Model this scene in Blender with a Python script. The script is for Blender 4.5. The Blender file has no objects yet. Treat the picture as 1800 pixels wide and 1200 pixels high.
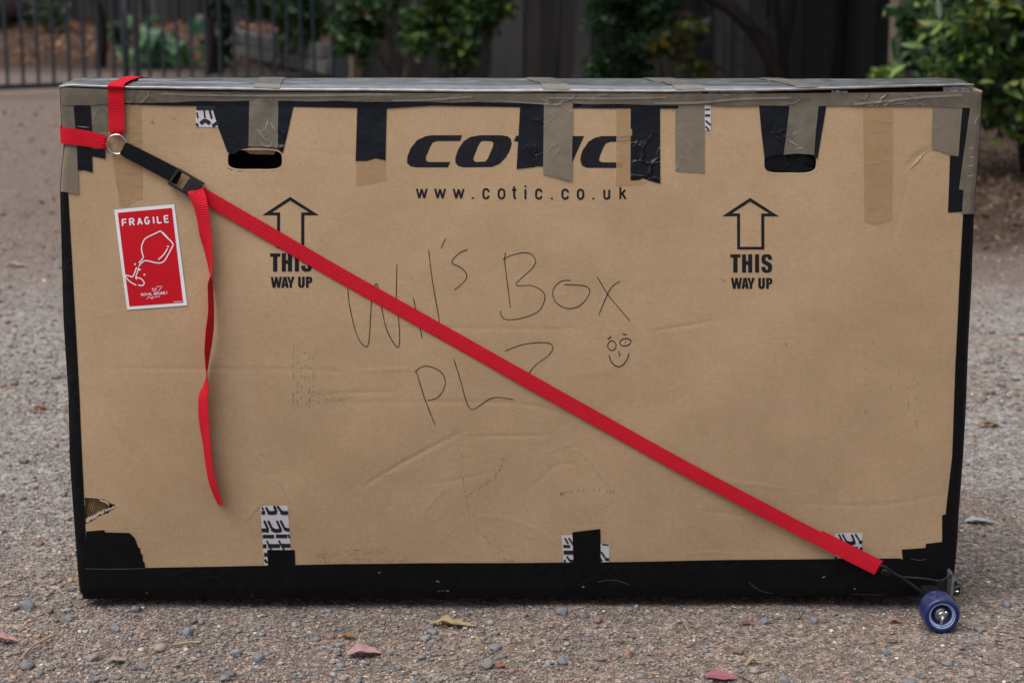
import bpy, bmesh, math, random
import numpy as np
from mathutils import Vector, Matrix, noise

random.seed(7); rng = np.random.default_rng(7)
R = math.radians
scene = bpy.context.scene
COL = scene.collection

# ------------------------------------------------------------------ camera, sky, sun, exposure
CAM_D, CAM_H, PITCH, FPX = 2.877, 0.985, R(10.9), 3250.0       # metres, metres, tilt, focal length in photo pixels
cam_d = bpy.data.cameras.new('camera'); cam = bpy.data.objects.new('camera', cam_d); COL.objects.link(cam)
cam.location = (0, -CAM_D, CAM_H); cam.rotation_euler = (math.pi/2 - PITCH, 0, 0)
cam_d.sensor_width = 36.0; cam_d.lens = FPX/1800*36; cam_d.clip_start = 0.05; cam_d.clip_end = 2000
cam_d.dof.use_dof = True; cam_d.dof.focus_distance = 2.86; cam_d.dof.aperture_fstop = 6.2
scene.camera = cam

SUN_EL, SUN_AZ = R(64), R(-48)        # high, over the photographer's left shoulder
w = bpy.data.worlds.new('World'); scene.world = w; w.use_nodes = True
nt = w.node_tree; bg = nt.nodes['Background']
sky = nt.nodes.new('ShaderNodeTexSky'); sky.sky_type = 'NISHITA'; sky.sun_disc = False
sky.sun_elevation = SUN_EL; sky.sun_rotation = math.pi - SUN_AZ; sky.air_density = 1.0; sky.dust_density = 4.0; sky.ozone_density = 1.0
hs = nt.nodes.new('ShaderNodeHueSaturation'); hs.inputs['Saturation'].default_value = 0.55   # overcast: the blue is veiled
nt.links.new(sky.outputs[0], hs.inputs['Color']); nt.links.new(hs.outputs[0], bg.inputs[0])
bg.inputs[1].default_value = 0.095
sun_d = bpy.data.lights.new('sun', 'SUN'); sun_d.energy = 1.9; sun_d.angle = R(60); sun_d.color = (1.0, 0.97, 0.93)
sun = bpy.data.objects.new('sun', sun_d); COL.objects.link(sun)
_dir = Vector((math.sin(SUN_AZ)*math.cos(SUN_EL), -math.cos(SUN_AZ)*math.cos(SUN_EL), math.sin(SUN_EL)))
sun.rotation_euler = _dir.to_track_quat('Z', 'Y').to_euler(); sun.location = _dir*30
vs = scene.view_settings; vs.view_transform = 'Standard'; vs.look = 'None'; vs.gamma = 1.0; vs.use_curve_mapping = False
vs.exposure = 0.42
scene.cycles.use_denoising = True; scene.cycles.max_bounces = 5; scene.cycles.diffuse_bounces = 3; scene.cycles.glossy_bounces = 2; scene.cycles.transparent_max_bounces = 6
scene.cycles.use_adaptive_sampling = True; scene.cycles.adaptive_threshold = 0.015

# ------------------------------------------------------------------ measuring helpers: photograph -> place
CP, SP = math.cos(PITCH), math.sin(PITCH)
def ray(x, y):
    u, v = (x-900)/FPX, (600-y)/FPX
    return np.array([u, CP + v*SP, -SP + v*CP])
def at_y(x, y, Y):                       # the point at distance Y behind the box front
    d = ray(x, y); t = (Y+CAM_D)/d[1]
    return np.array([d[0]*t, Y, CAM_H + d[2]*t])
def on_ground(x, y, z=0.0):
    d = ray(x, y); t = (z-CAM_H)/d[2]
    return np.array([d[0]*t, -CAM_D + d[1]*t, z])
def face_xz(x, y):
    p = at_y(x, y, 0.0); return p[0], p[2]

# ------------------------------------------------------------------ object helpers
ORIGIN = {}
def tag(o, label=None, cat=None, group=None, kind=None):
    if label: o['label'] = label
    if cat: o['category'] = cat
    if group: o['group'] = group
    if kind: o['kind'] = kind
    return o
def thing(name, loc, label, cat, group=None):
    o = bpy.data.objects.new(name, None); COL.objects.link(o); o.location = loc; o.empty_display_size = 0.1
    ORIGIN[o.name] = Vector(loc); return tag(o, label, cat, group, 'thing')
def link(name, me, parent=None, origin=None):
    o = bpy.data.objects.new(name, me); COL.objects.link(o)
    if parent is not None:
        o.parent = parent; ORIGIN[o.name] = ORIGIN[parent.name]
    else:
        o.location = origin or (0, 0, 0); ORIGIN[o.name] = Vector(origin or (0, 0, 0))
    return o
def build(name, verts, faces, mat, parent=None, smooth=False, uv=None, origin=None, mats=None, mi=None, col=None):
    """one mesh object; verts in world metres"""
    V = np.asarray(verts, dtype=float).reshape(-1, 3)
    org = ORIGIN[parent.name] if parent is not None else Vector(origin or (0, 0, 0))
    V = V - np.array(org)
    me = bpy.data.meshes.new(name)
    if isinstance(faces, np.ndarray):
        n, k = faces.shape
        me.vertices.add(len(V)); me.vertices.foreach_set('co', V.ravel())
        me.loops.add(n*k); me.loops.foreach_set('vertex_index', faces.ravel().astype(np.int32))
        me.polygons.add(n); me.polygons.foreach_set('loop_start', (np.arange(n)*k).astype(np.int32))
        me.polygons.foreach_set('loop_total', np.full(n, k, np.int32)); me.update(calc_edges=True)
    else:
        me.from_pydata(V.tolist(), [], [list(f) for f in faces]); me.update()
    if uv is not None:
        l = me.uv_layers.new(name='uv'); idx = np.empty(len(me.loops), np.int32); me.loops.foreach_get('vertex_index', idx)
        l.data.foreach_set('uv', np.asarray(uv, float)[idx].ravel())
    if col is not None:
        a = me.color_attributes.new('col', 'FLOAT_COLOR', 'POINT'); a.data.foreach_set('color', np.asarray(col, np.float32).ravel())
    for m in (mats or [mat]): me.materials.append(m)
    if mi is not None: me.polygons.foreach_set('material_index', np.asarray(mi, np.int32))
    if smooth: me.polygons.foreach_set('use_smooth', np.ones(len(me.polygons), bool))
    return link(name, me, parent, origin)
def bm_build(name, bm, mat, parent=None, smooth=False, origin=None):
    V = np.array([v.co[:] for v in bm.verts]); bm.verts.index_update()
    F = [[v.index for v in f.verts] for f in bm.faces]; bm.free()
    return build(name, V, F, mat, parent, smooth, origin=origin)
def box_geo(c, s, rz=0.0, taper=1.0):
    x, y, z = s[0]/2, s[1]/2, s[2]/2; out = []
    for sz in (-1, 1):
        k = taper if sz > 0 else 1
        for sx, sy in ((-1,-1),(1,-1),(1,1),(-1,1)):
            a, b = sx*x*k, sy*y*k
            out.append((c[0]+a*math.cos(rz)-b*math.sin(rz), c[1]+a*math.sin(rz)+b*math.cos(rz), c[2]+sz*z))
    return out, [(3,2,1,0),(4,5,6,7),(0,1,5,4),(1,2,6,5),(2,3,7,6),(3,0,4,7)]
def bevel_box(name, c, s, mat, parent=None, bev=0.003, rz=0.0, rot=None, origin=None, seg=2):
    bm = bmesh.new(); V, F = box_geo((0,0,0), s)
    vv = [bm.verts.new(v) for v in V]
    for f in F: bm.faces.new([vv[i] for i in f])
    bmesh.ops.bevel(bm, geom=bm.edges[:], offset=bev, segments=seg, profile=0.7, affect='EDGES')
    M = Matrix.Translation(c) @ (rot.to_4x4() if rot is not None else Matrix.Rotation(rz, 4, 'Z'))
    bm.transform(M); return bm_build(name, bm, mat, parent, False, origin)
def tube_geo(pts, rad, n=8, closed=False):
    P = [Vector(p) for p in pts]; V = []; F = []
    rr = rad if hasattr(rad, '__len__') else [rad]*len(P)
    ref = Vector((0.13, 0.21, 1)).normalized()
    for i, p in enumerate(P):
        a = P[(i-1) % len(P)] if closed or i > 0 else p; b = P[(i+1) % len(P)] if closed or i < len(P)-1 else p
        t = (b-a).normalized(); u = t.cross(ref)
        if u.length < 1e-3: u = t.cross(Vector((1, 0, 0)))
        u.normalize(); v = t.cross(u)
        for k in range(n):
            q = 2*math.pi*k/n; V.append(p + (u*math.cos(q) + v*math.sin(q))*rr[i])
    m = len(P)
    for i in range(m if closed else m-1):
        j = (i+1) % m
        for k in range(n): F.append((i*n+k, i*n+(k+1) % n, j*n+(k+1) % n, j*n+k))
    if not closed: F.append(tuple(range(n))[::-1]); F.append(tuple(range((m-1)*n, m*n)))
    return [tuple(v) for v in V], F
def tube(name, pts, rad, mat, parent=None, n=8, closed=False, origin=None):
    V, F = tube_geo(pts, rad, n, closed); return build(name, V, F, mat, parent, True, origin=origin)
def lathe(name, prof, c, axis, mat, parent=None, n=32, smooth=True, origin=None):
    """profile (radius, along) turned round axis at c"""
    ax = Vector(axis).normalized(); u = ax.orthogonal().normalized(); v = ax.cross(u); V = []; F = []
    for r, h in prof:
        for k in range(n):
            q = 2*math.pi*k/n; V.append(tuple(Vector(c) + ax*h + (u*math.cos(q)+v*math.sin(q))*r))
    for i in range(len(prof)-1):
        for k in range(n): F.append((i*n+k, i*n+(k+1) % n, (i+1)*n+(k+1) % n, (i+1)*n+k))
    return build(name, V, F, mat, parent, smooth, origin=origin)
def smooth_line(pts, per=6):
    P = [np.array(p, float) for p in pts]
    if len(P) < 3: return [P[0] + (P[-1]-P[0])*t for t in np.linspace(0, 1, 2+per)]
    out = []
    for i in range(len(P)-1):
        a = P[max(i-1, 0)]; b = P[i]; c = P[i+1]; d = P[min(i+2, len(P)-1)]
        for t in np.linspace(0, 1, per, endpoint=False):
            out.append(0.5*((2*b) + (c-a)*t + (2*a-5*b+4*c-d)*t*t + (3*b-a-3*c+d)*t**3))
    out.append(P[-1]); return out

# ------------------------------------------------------------------ materials
def nmat(name, rough=0.6, spec=0.5):
    m = bpy.data.materials.new(name); m.use_nodes = True
    b = m.node_tree.nodes['Principled BSDF']; b.inputs['Roughness'].default_value = rough
    b.inputs['Specular IOR Level'].default_value = spec
    return m, m.node_tree, b
def nd(t, typ, **kw):
    n = t.nodes.new(typ)
    for k, v in kw.items():
        if k in ('operation', 'blend_type', 'data_type', 'feature', 'wave_type', 'bands_direction', 'distance', 'noise_dimensions', 'attribute_name', 'wave_profile'): setattr(n, k, v)
        else: n.inputs[k.replace('_', ' ')].default_value = v
    return n
def coords(t, scale=(1, 1, 1), out='Object'):
    tc = t.nodes.new('ShaderNodeTexCoord'); mp = t.nodes.new('ShaderNodeMapping'); mp.inputs['Scale'].default_value = scale
    t.links.new(tc.outputs[out], mp.inputs[0]); return mp.outputs[0]
def ramp(t, fac, stops):
    r = t.nodes.new('ShaderNodeValToRGB'); e = r.color_ramp.elements
    while len(e) < len(stops): e.new(0.5)
    for i, (p, c) in enumerate(stops):
        e[i].position = p; e[i].color = (*c, 1) if hasattr(c, '__len__') else (c, c, c, 1)
    t.links.new(fac, r.inputs[0]); return r.outputs[0]
def mix(t, fac, a, b, mode='MIX'):
    n = t.nodes.new('ShaderNodeMix'); n.data_type = 'RGBA'; n.blend_type = mode
    for s, v in ((n.inputs[0], fac), (n.inputs[6], a), (n.inputs[7], b)):
        if hasattr(v, 'is_output') or isinstance(v, bpy.types.NodeSocket): t.links.new(v, s)
        elif hasattr(v, '__len__'): s.default_value = (*v, 1)
        else: s.default_value = v
    return n.outputs[2]
def bump(t, b, h, strength=0.3, dist=0.01, prev=None):
    n = t.nodes.new('ShaderNodeBump'); n.inputs['Strength'].default_value = strength; n.inputs['Distance'].default_value = dist
    t.links.new(h, n.inputs['Height'])
    if prev is not None: t.links.new(prev, n.inputs['Normal'])
    t.links.new(n.outputs[0], b.inputs['Normal']); return n.outputs[0]
L = lambda t, a, b: t.links.new(a, b)
def noise_out(t, vec, scale, detail=4, rough=0.55, which=0):
    n = nd(t, 'ShaderNodeTexNoise', Scale=scale, Detail=detail, Roughness=rough); L(t, vec, n.inputs['Vector']); return n.outputs[which]
def simple(name, c, rough=0.5, spec=0.5, metal=0.0, var=0.12, scale=40, bmp=0.0, bdist=0.001):
    m, t, b = nmat(name, rough, spec); b.inputs['Metallic'].default_value = metal
    v = coords(t); n = noise_out(t, v, scale, 5)
    lo = tuple(x*(1-var) for x in c); hi = tuple(min(1, x*(1+var)) for x in c)
    L(t, ramp(t, n, [(0.3, lo), (0.7, hi)]), b.inputs['Base Color'])
    if bmp: bump(t, b, n, bmp, bdist)
    return m

def m_cardboard():
    m, t, b = nmat('cardboard', 0.80, 0.12); v = coords(t)
    fib = noise_out(t, coords(t, (140, 140, 900)), 1.0, 6, 0.7)
    fib2 = noise_out(t, coords(t, (700, 140, 120)), 1.0, 5, 0.7)
    big = noise_out(t, v, 2.2, 5, 0.6); mid = noise_out(t, v, 11, 6, 0.65)
    c = ramp(t, big, [(0.3, (0.415, 0.286, 0.170)), (0.7, (0.465, 0.325, 0.200))])
    c = mix(t, 0.5, c, ramp(t, mid, [(0.32, (0.385, 0.262, 0.155)), (0.7, (0.485, 0.340, 0.210))]))
    c = mix(t, 0.6, c, ramp(t, fib, [(0.3, 0.40), (0.7, 0.60)]), 'OVERLAY')
    fm = noise_out(t, coords(t, (70, 70, 260)), 1.0, 5, 0.75); fn = noise_out(t, coords(t, (260, 260, 60)), 1.0, 5, 0.75)
    c = mix(t, 0.24, c, ramp(t, fm, [(0.3, 0.40), (0.7, 0.60)]), 'OVERLAY'); c = mix(t, 0.20, c, ramp(t, fn, [(0.3, 0.40), (0.7, 0.60)]), 'OVERLAY')
    c = mix(t, 0.4, c, ramp(t, fib2, [(0.3, 0.44), (0.7, 0.56)]), 'OVERLAY')
    wv = nd(t, 'ShaderNodeTexWave', Scale=45.0, Distortion=0.6, Detail=1.0); wv.bands_direction = 'X'; L(t, v, wv.inputs['Vector'])
    # flute lines of the corrugation, only here and there
    msk = ramp(t, noise_out(t, coords(t, (3, 3, 2)), 1.3, 3), [(0.55, 0.0), (0.75, 0.35)])
    fl = ramp(t, wv.outputs[1], [(0.0, 0.43), (0.5, 0.5)])
    c = mix(t, msk, c, mix(t, 1.0, c, fl, 'OVERLAY'))
    st = noise_out(t, coords(t, (1.4, 1.4, 3.0)), 3.0, 7, 0.68)
    c = mix(t, ramp(t, st, [(0.52, 0.0), (0.66, 0.16)]), c, (0.30, 0.205, 0.125))
    st2 = noise_out(t, coords(t, (9, 9, 2.2)), 2.0, 6, 0.7)
    c = mix(t, ramp(t, st2, [(0.55, 0.0), (0.72, 0.14)]), c, (0.52, 0.38, 0.245))
    # rubbed-in grime low down where the box was dragged and specks
    sp = noise_out(t, v, 260, 2, 0.5)
    c = mix(t, ramp(t, sp, [(0.70, 0.0), (0.76, 0.35)]), c, (0.16, 0.11, 0.075))
    L(t, c, b.inputs['Base Color'])
    b1 = bump(t, b, wv.outputs[1], 0.02, 0.0006); b2 = bump(t, b, mid, 0.12, 0.004, b1); bump(t, b, fib, 0.12, 0.0006, b2)
    return m
def m_tape(name, c1, c2, rough, wr=0.5, alpha=1.0, scale=60, spec=0.5):
    m, t, b = nmat(name, rough, spec); v = coords(t)
    n1 = noise_out(t, coords(t, (1, 1, 1)), scale, 3, 0.5)
    L(t, ramp(t, n1, [(0.3, c1), (0.7, c2)]), b.inputs['Base Color'])
    dis = nd(t, 'ShaderNodeTexNoise', Scale=14.0, Detail=3.0); L(t, v, dis.inputs['Vector'])
    mp = mix(t, 0.06, v, dis.outputs[1])
    vo = nd(t, 'ShaderNodeTexVoronoi', Scale=34.0); vo.feature = 'DISTANCE_TO_EDGE'; L(t, mp, vo.inputs['Vector'])
    ridge = ramp(t, vo.outputs[0], [(0.0, 1.0), (0.09, 0.0)])
    msk = ramp(t, noise_out(t, v, 9, 2), [(0.5, 0.0), (0.66, 1.0)])
    rg = mix(t, 1.0, ridge, msk, 'MULTIPLY')
    b1 = bump(t, b, noise_out(t, v, 30, 3, 0.55), wr*0.6, 0.004); b2 = bump(t, b, rg, wr, 0.0025, b1)
    bump(t, b, noise_out(t, coords(t, (30, 30, 700)), 1.0, 3), wr*0.25, 0.0006, b2)
    if alpha < 1: b.inputs['Alpha'].default_value = alpha
    return m
def m_webbing(name, c, rib=0.003, dark=0.72, bst=0.7):
    m, t, b = nmat(name, 0.75, 0.12)
    u = coords(t, (1, 1, 1), 'UV')
    wv = nd(t, 'ShaderNodeTexWave', Scale=math.pi/10/rib, Distortion=0.25, Detail=2.0); wv.bands_direction = 'Y'; L(t, u, wv.inputs['Vector'])
    th = nd(t, 'ShaderNodeTexWave', Scale=110.0, Distortion=0.3); th.bands_direction = 'X'; L(t, u, th.inputs['Vector'])
    k = ramp(t, wv.outputs[1], [(0.0, tuple(x*dark for x in c)), (0.6, c)])
    k = mix(t, 0.25, k, ramp(t, noise_out(t, u, 60, 4), [(0.3, tuple(x*0.8 for x in c)), (0.7, tuple(min(1, x*1.12) for x in c))]))
    L(t, k, b.inputs['Base Color']); b1 = bump(t, b, wv.outputs[1], bst, 0.0012); bump(t, b, th.outputs[1], 0.2, 0.0004, b1)
    return m
def m_ground():
    m, t, b = nmat('crushed_rock_ground', 0.9, 0.2); v = coords(t)
    pal = [(0.0, (0.085, 0.085, 0.093)), (0.22, (0.156, 0.156, 0.167)), (0.42, (0.218, 0.192, 0.172)), (0.6, (0.282, 0.232, 0.197)), (0.74, (0.226, 0.121, 0.093)), (0.86, (0.338, 0.318, 0.297)), (1.0, (0.508, 0.466, 0.409))]
    def grains(scale):
        dis = nd(t, 'ShaderNodeTexNoise', Scale=scale*0.8, Detail=2.0); L(t, v, dis.inputs['Vector'])
        vv = mix(t, 0.35/scale*2, v, dis.outputs[1])
        vo = nd(t, 'ShaderNodeTexVoronoi', Scale=scale); L(t, vv, vo.inputs['Vector'])
        sep = t.nodes.new('ShaderNodeSeparateColor'); L(t, vo.outputs['Color'], sep.inputs[0])
        return ramp(t, sep.outputs[0], pal), vo.outputs['Distance'], sep.outputs[1]
    g1, d1, r1 = grains(140); g2, d2, r2 = grains(330); g3, d3, r3 = grains(55)
    fine = noise_out(t, v, 420, 4, 0.7)
    soil = mix(t, 0.5, ramp(t, noise_out(t, v, 5, 6, 0.6), [(0.3, (0.225, 0.172, 0.142)), (0.7, (0.315, 0.245, 0.205))]), ramp(t, fine, [(0.3, (0.145, 0.110, 0.094)), (0.7, (0.385, 0.305, 0.258))]))
    pale = mix(t, 0.5, ramp(t, noise_out(t, v, 4, 6), [(0.3, (0.33, 0.325, 0.318)), (0.7, (0.43, 0.422, 0.41))]), ramp(t, fine, [(0.3, (0.17, 0.17, 0.172)), (0.7, (0.44, 0.43, 0.42))]))
    grit = mix(t, ramp(t, noise_out(t, v, 30, 3), [(0.4, 0.0), (0.6, 1.0)]), g2, g1)
    k = mix(t, 0.30, grit, soil)
    # patches of bare soil, and pale compacted wheel tracks that run across behind the box
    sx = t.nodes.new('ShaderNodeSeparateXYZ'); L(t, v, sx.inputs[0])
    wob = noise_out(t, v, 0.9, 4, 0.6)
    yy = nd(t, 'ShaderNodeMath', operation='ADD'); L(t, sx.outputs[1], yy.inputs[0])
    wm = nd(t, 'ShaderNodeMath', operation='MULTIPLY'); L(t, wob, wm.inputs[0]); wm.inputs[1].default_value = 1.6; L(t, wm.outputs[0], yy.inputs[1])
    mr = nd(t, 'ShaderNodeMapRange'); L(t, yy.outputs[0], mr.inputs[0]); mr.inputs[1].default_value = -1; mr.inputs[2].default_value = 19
    tr = ramp(t, mr.outputs[0], [(0.0, 0.0), (0.095, 0.1), (0.135, 0.9), (0.23, 0.9), (0.28, 0.1)])
    k = mix(t, tr, k, mix(t, 0.36, pale, mix(t, 0.5, g2, g1)))
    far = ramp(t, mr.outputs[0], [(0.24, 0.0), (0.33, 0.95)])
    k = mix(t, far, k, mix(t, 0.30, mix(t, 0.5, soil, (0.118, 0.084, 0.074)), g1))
    sm = ramp(t, noise_out(t, v, 1.3, 5, 0.6), [(0.48, 0.0), (0.62, 0.75)])
    smx = nd(t, 'ShaderNodeMapRange'); L(t, sx.outputs[0], smx.inputs[0]); smx.inputs[1].default_value = -0.5; smx.inputs[2].default_value = 0.9
    k = mix(t, mix(t, 1.0, sm, ramp(t, smx.outputs[0], [(0.0, 0.10), (1.0, 1.0)]), 'MULTIPLY'), k, soil)
    # dark leaf-mould soil, overhang shade painted in, under the bush on the right and round the garden beyond the gate
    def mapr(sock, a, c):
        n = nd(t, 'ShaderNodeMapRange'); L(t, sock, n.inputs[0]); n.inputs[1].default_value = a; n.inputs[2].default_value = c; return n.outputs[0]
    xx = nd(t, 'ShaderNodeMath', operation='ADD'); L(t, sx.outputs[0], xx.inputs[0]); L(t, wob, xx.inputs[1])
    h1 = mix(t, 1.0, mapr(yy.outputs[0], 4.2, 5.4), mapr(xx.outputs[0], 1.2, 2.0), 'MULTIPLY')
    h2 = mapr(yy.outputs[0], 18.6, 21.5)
    hum_shade = mix(t, 1.0, h1, h2, 'ADD')
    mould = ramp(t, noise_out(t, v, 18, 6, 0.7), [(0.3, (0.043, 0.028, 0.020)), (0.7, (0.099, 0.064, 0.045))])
    k = mix(t, hum_shade, k, mould)
    k = mix(t, 0.75, k, ramp(t, r1, [(0.0, 0.22), (0.5, 0.50), (1.0, 0.76)]), 'OVERLAY')
    k = mix(t, 0.55, k, ramp(t, r3, [(0.0, 0.28), (0.6, 0.50), (1.0, 0.66)]), 'OVERLAY')
    k = mix(t, 1.0, k, (1.20, 1.16, 1.11), 'MULTIPLY')
    L(t, k, b.inputs['Base Color'])
    b1 = bump(t, b, d1, 0.9, 0.008); b2 = bump(t, b, d2, 0.6, 0.003, b1); bump(t, b, noise_out(t, v, 60, 5, 0.7), 0.6, 0.008, b2)
    return m
def m_attr(name, rough=0.8, spec=0.3, nscale=300, bmp=0.3, bdist=0.001, trans=0.0):
    m, t, b = nmat(name, rough, spec); v = coords(t)
    a = t.nodes.new('ShaderNodeAttribute'); a.attribute_name = 'col'
    n = noise_out(t, v, nscale, 5, 0.65)
    L(t, mix(t, 0.6, a.outputs['Color'], ramp(t, n, [(0.3, 0.36), (0.7, 0.62)]), 'OVERLAY'), b.inputs['Base Color'])
    bump(t, b, n, bmp, bdist)
    if trans:
        tr = t.nodes.new('ShaderNodeBsdfTranslucent'); L(t, a.outputs['Color'], tr.inputs[0])
        ms = t.nodes.new('ShaderNodeMixShader'); ms.inputs[0].default_value = trans
        L(t, b.outputs[0], ms.inputs[1]); L(t, tr.outputs[0], ms.inputs[2]); L(t, ms.outputs[0], t.nodes['Material Output'].inputs[0])
    return m
def m_wood(name, c1, c2, rough=0.85):
    m, t, b = nmat(name, rough, 0.2); v = coords(t, (14, 14, 0.8))
    n = noise_out(t, v, 2.0, 7, 0.7); n2 = noise_out(t, coords(t, (60, 60, 2)), 1.5, 5, 0.7)
    oi = t.nodes.new('ShaderNodeObjectInfo')
    k = mix(t, 0.5, ramp(t, n, [(0.3, c1), (0.7, c2)]), ramp(t, n2, [(0.3, c1), (0.7, c2)]))
    k = mix(t, 1.0, k, ramp(t, oi.outputs['Random'], [(0.0, (0.45, 0.44, 0.43)), (0.45, (0.85, 0.84, 0.84)), (0.75, (1.3, 1.2, 1.12)), (1.0, (2.0, 2.05, 2.15))]), 'MULTIPLY')
    L(t, k, b.inputs['Base Color']); bump(t, b, n2, 0.5, 0.004); return m

M = {}
M['card'] = m_cardboard()
M['card_edge'] = simple('torn_cardboard_edge', (0.46, 0.35, 0.24), 0.9, 0.15, var=0.3, scale=300, bmp=0.6)
M['card_in'] = simple('cardboard_inner_liner', (0.27, 0.16, 0.085), 0.85, 0.15, var=0.25, scale=120, bmp=0.4)
M['card_flute'] = simple('torn_flute_paper', (0.47, 0.40, 0.33), 0.9, 0.1, var=0.35, scale=500, bmp=0.8)
M['black'] = m_tape('black_gaffer_tape', (0.0032, 0.0042, 0.0078), (0.0052, 0.0068, 0.0120), 0.30, 1.0, spec=0.26)
M['black_low'] = m_tape('black_cloth_tape', (0.0034, 0.0035, 0.0044), (0.0056, 0.0058, 0.0072), 0.50, 0.35, spec=0.12)
M['brown'] = m_tape('brown_parcel_tape', (0.118, 0.103, 0.078), (0.158, 0.140, 0.110), 0.24, 0.60)
M['brown_thin'] = m_tape('thin_brown_parcel_tape', (0.185, 0.150, 0.112), (0.22, 0.182, 0.14), 0.32, 0.35, alpha=0.90)
def m_top():  # brown tape; sky sheen painted into a lighter, greyer base
    m = m_tape('creased_skylit_tape', (0.17, 0.168, 0.168), (0.25, 0.247, 0.245), 0.20, 0.20, spec=0.8); t = m.node_tree; b = t.nodes['Principled BSDF']
    prev = b.inputs['Normal'].links[0].from_socket
    bump(t, b, noise_out(t, coords(t, (3.0, 16, 6)), 1.0, 2, 0.5), 0.7, 0.016, prev); b.inputs['Coat Weight'].default_value = 0.8; b.inputs['Coat Roughness'].default_value = 0.12; return m
M['brown_top_skylit'] = m_top()
M['amber'] = m_tape('clear_amber_tape', (0.43, 0.270, 0.132), (0.48, 0.310, 0.160), 0.34, 0.20, alpha=0.62)
M['ink'] = simple('printed_black_ink', (0.013, 0.014, 0.018), 0.75, 0.12, var=0.3, scale=200)
M['pen'] = simple('pen_ink', (0.014, 0.014, 0.018), 0.5, 0.3)
M['tread_white'] = simple('white_tape', (0.55, 0.54, 0.58), 0.5, 0.4, var=0.06)
M['tread_black'] = simple('black_print_on_tape', (0.010, 0.010, 0.012), 0.5, 0.4)
M['grime'] = simple('rubbed_grime', (0.15, 0.105, 0.075), 0.9, 0.1, var=0.35, scale=300)
M['grime_dark'] = simple('black_scuff', (0.055, 0.045, 0.038), 0.9, 0.1, var=0.4, scale=300)
M['purple'] = simple('purple_scuff', (0.20, 0.12, 0.125), 0.9, 0.1, var=0.3, scale=300)
M['rubbed'] = simple('pale_rubbed_fibre', (0.52, 0.40, 0.285), 0.85, 0.15, var=0.2, scale=300)
M['glint'] = simple('painted_tape_glint', (0.38, 0.335, 0.275), 0.16, 0.6)
M['red'] = m_webbing('red_webbing', (0.66, 0.014, 0.032), 0.0036, 0.56, 0.5)
M['red_flat'] = m_webbing('red_flat_webbing', (0.62, 0.010, 0.026), 0.0024, 0.80, 0.35)
M['blackweb'] = m_webbing('black_webbing', (0.0085, 0.0095, 0.013), 0.0024, 0.7)
M['plastic'] = simple('black_plastic', (0.012, 0.012, 0.014), 0.38, 0.5)
M['buckle'] = simple('worn_dark_metal', (0.045, 0.042, 0.038), 0.38, 0.5, 0.6, scale=200)
M['chrome'] = simple('bright_steel', (0.62, 0.62, 0.60), 0.16, 0.5, 1.0, var=0.05)
M['steel'] = simple('zinc_plated_steel', (0.50, 0.50, 0.48), 0.30, 0.5, 1.0, var=0.15, scale=200)
M['alloy'] = simple('grey_cast_alloy', (0.22, 0.23, 0.245), 0.45, 0.5, 0.7, var=0.2, scale=120)
M['sticker_white'] = simple('white_paper', (0.74, 0.745, 0.80), 0.42, 0.4, var=0.03)
M['sticker_red'] = simple('red_print', (0.52, 0.006, 0.016), 0.45, 0.18, var=0.05)
M['cord'] = simple('black_cord', (0.012, 0.012, 0.014), 0.7, 0.3)
M['bubble'] = simple('crumpled_plastic_wrap', (0.55, 0.57, 0.62), 0.12, 0.8, var=0.5, scale=120, bmp=0.9, bdist=0.006)
for k_ in ('grime', 'grime_dark', 'purple', 'rubbed'): M[k_].node_tree.nodes['Principled BSDF'].inputs['Alpha'].default_value = 0.55
def m_wheel():
    m, t, b = nmat('blue_urethane', 0.42, 0.5); v = coords(t)
    n = noise_out(t, v, 240, 6, 0.7)
    geo = t.nodes.new('ShaderNodeNewGeometry'); sx = t.nodes.new('ShaderNodeSeparateXYZ'); L(t, geo.outputs['Normal'], sx.inputs[0])
    ab = nd(t, 'ShaderNodeMath', operation='ABSOLUTE'); L(t, sx.outputs[1], ab.inputs[0])
    tread = ramp(t, ab.outputs[0], [(0.3, 1.0), (0.75, 0.0)])                 # road dust on the rolling surface
    du = mix(t, 1.0, tread, ramp(t, n, [(0.45, 0.0), (0.68, 0.55)]), 'MULTIPLY')
    L(t, mix(t, du, (0.006, 0.017, 0.105), (0.20, 0.18, 0.19)), b.inputs['Base Color'])
    L(t, ramp(t, du, [(0.0, 0.34), (0.8, 0.85)]), b.inputs['Roughness']); bump(t, b, n, 0.3, 0.001); return m
M['wheel'] = m_wheel()
M['wheel_core'] = simple('blue_wheel_core', (0.006, 0.012, 0.085), 0.40, 0.5)
M['wheel_line'] = simple('pale_blue_print_ring', (0.46, 0.54, 0.78), 0.4, 0.5)
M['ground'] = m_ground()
M['stone'] = m_attr('crushed_stone', 0.85, 0.25, 500, 0.5, 0.001)
M['leaf'] = m_attr('leaf', 0.38, 0.45, 60, 0.2, 0.002, trans=0.22)
M['dryleaf'] = m_attr('dry_leaf', 0.75, 0.25, 120, 0.5, 0.002, trans=0.12)
M['bark'] = m_wood('bark', (0.035, 0.028, 0.023), (0.085, 0.07, 0.058))
M['bark_dark'] = m_wood('dark_bark', (0.016, 0.013, 0.011), (0.040, 0.033, 0.028))
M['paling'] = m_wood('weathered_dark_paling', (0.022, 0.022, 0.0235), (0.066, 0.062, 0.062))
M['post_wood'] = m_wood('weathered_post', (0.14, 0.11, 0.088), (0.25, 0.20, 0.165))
M['gate'] = simple('grey_blue_painted_steel', (0.024, 0.032, 0.043), 0.40, 0.5, var=0.12, scale=30)
M['wire'] = simple('galvanised_wire', (0.09, 0.09, 0.10), 0.5, 0.5, 0.5)
M['block'] = simple('weathered_concrete_block', (0.14, 0.135, 0.125), 0.95, 0.2, var=0.35, scale=14, bmp=0.5, bdist=0.01)
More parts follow.
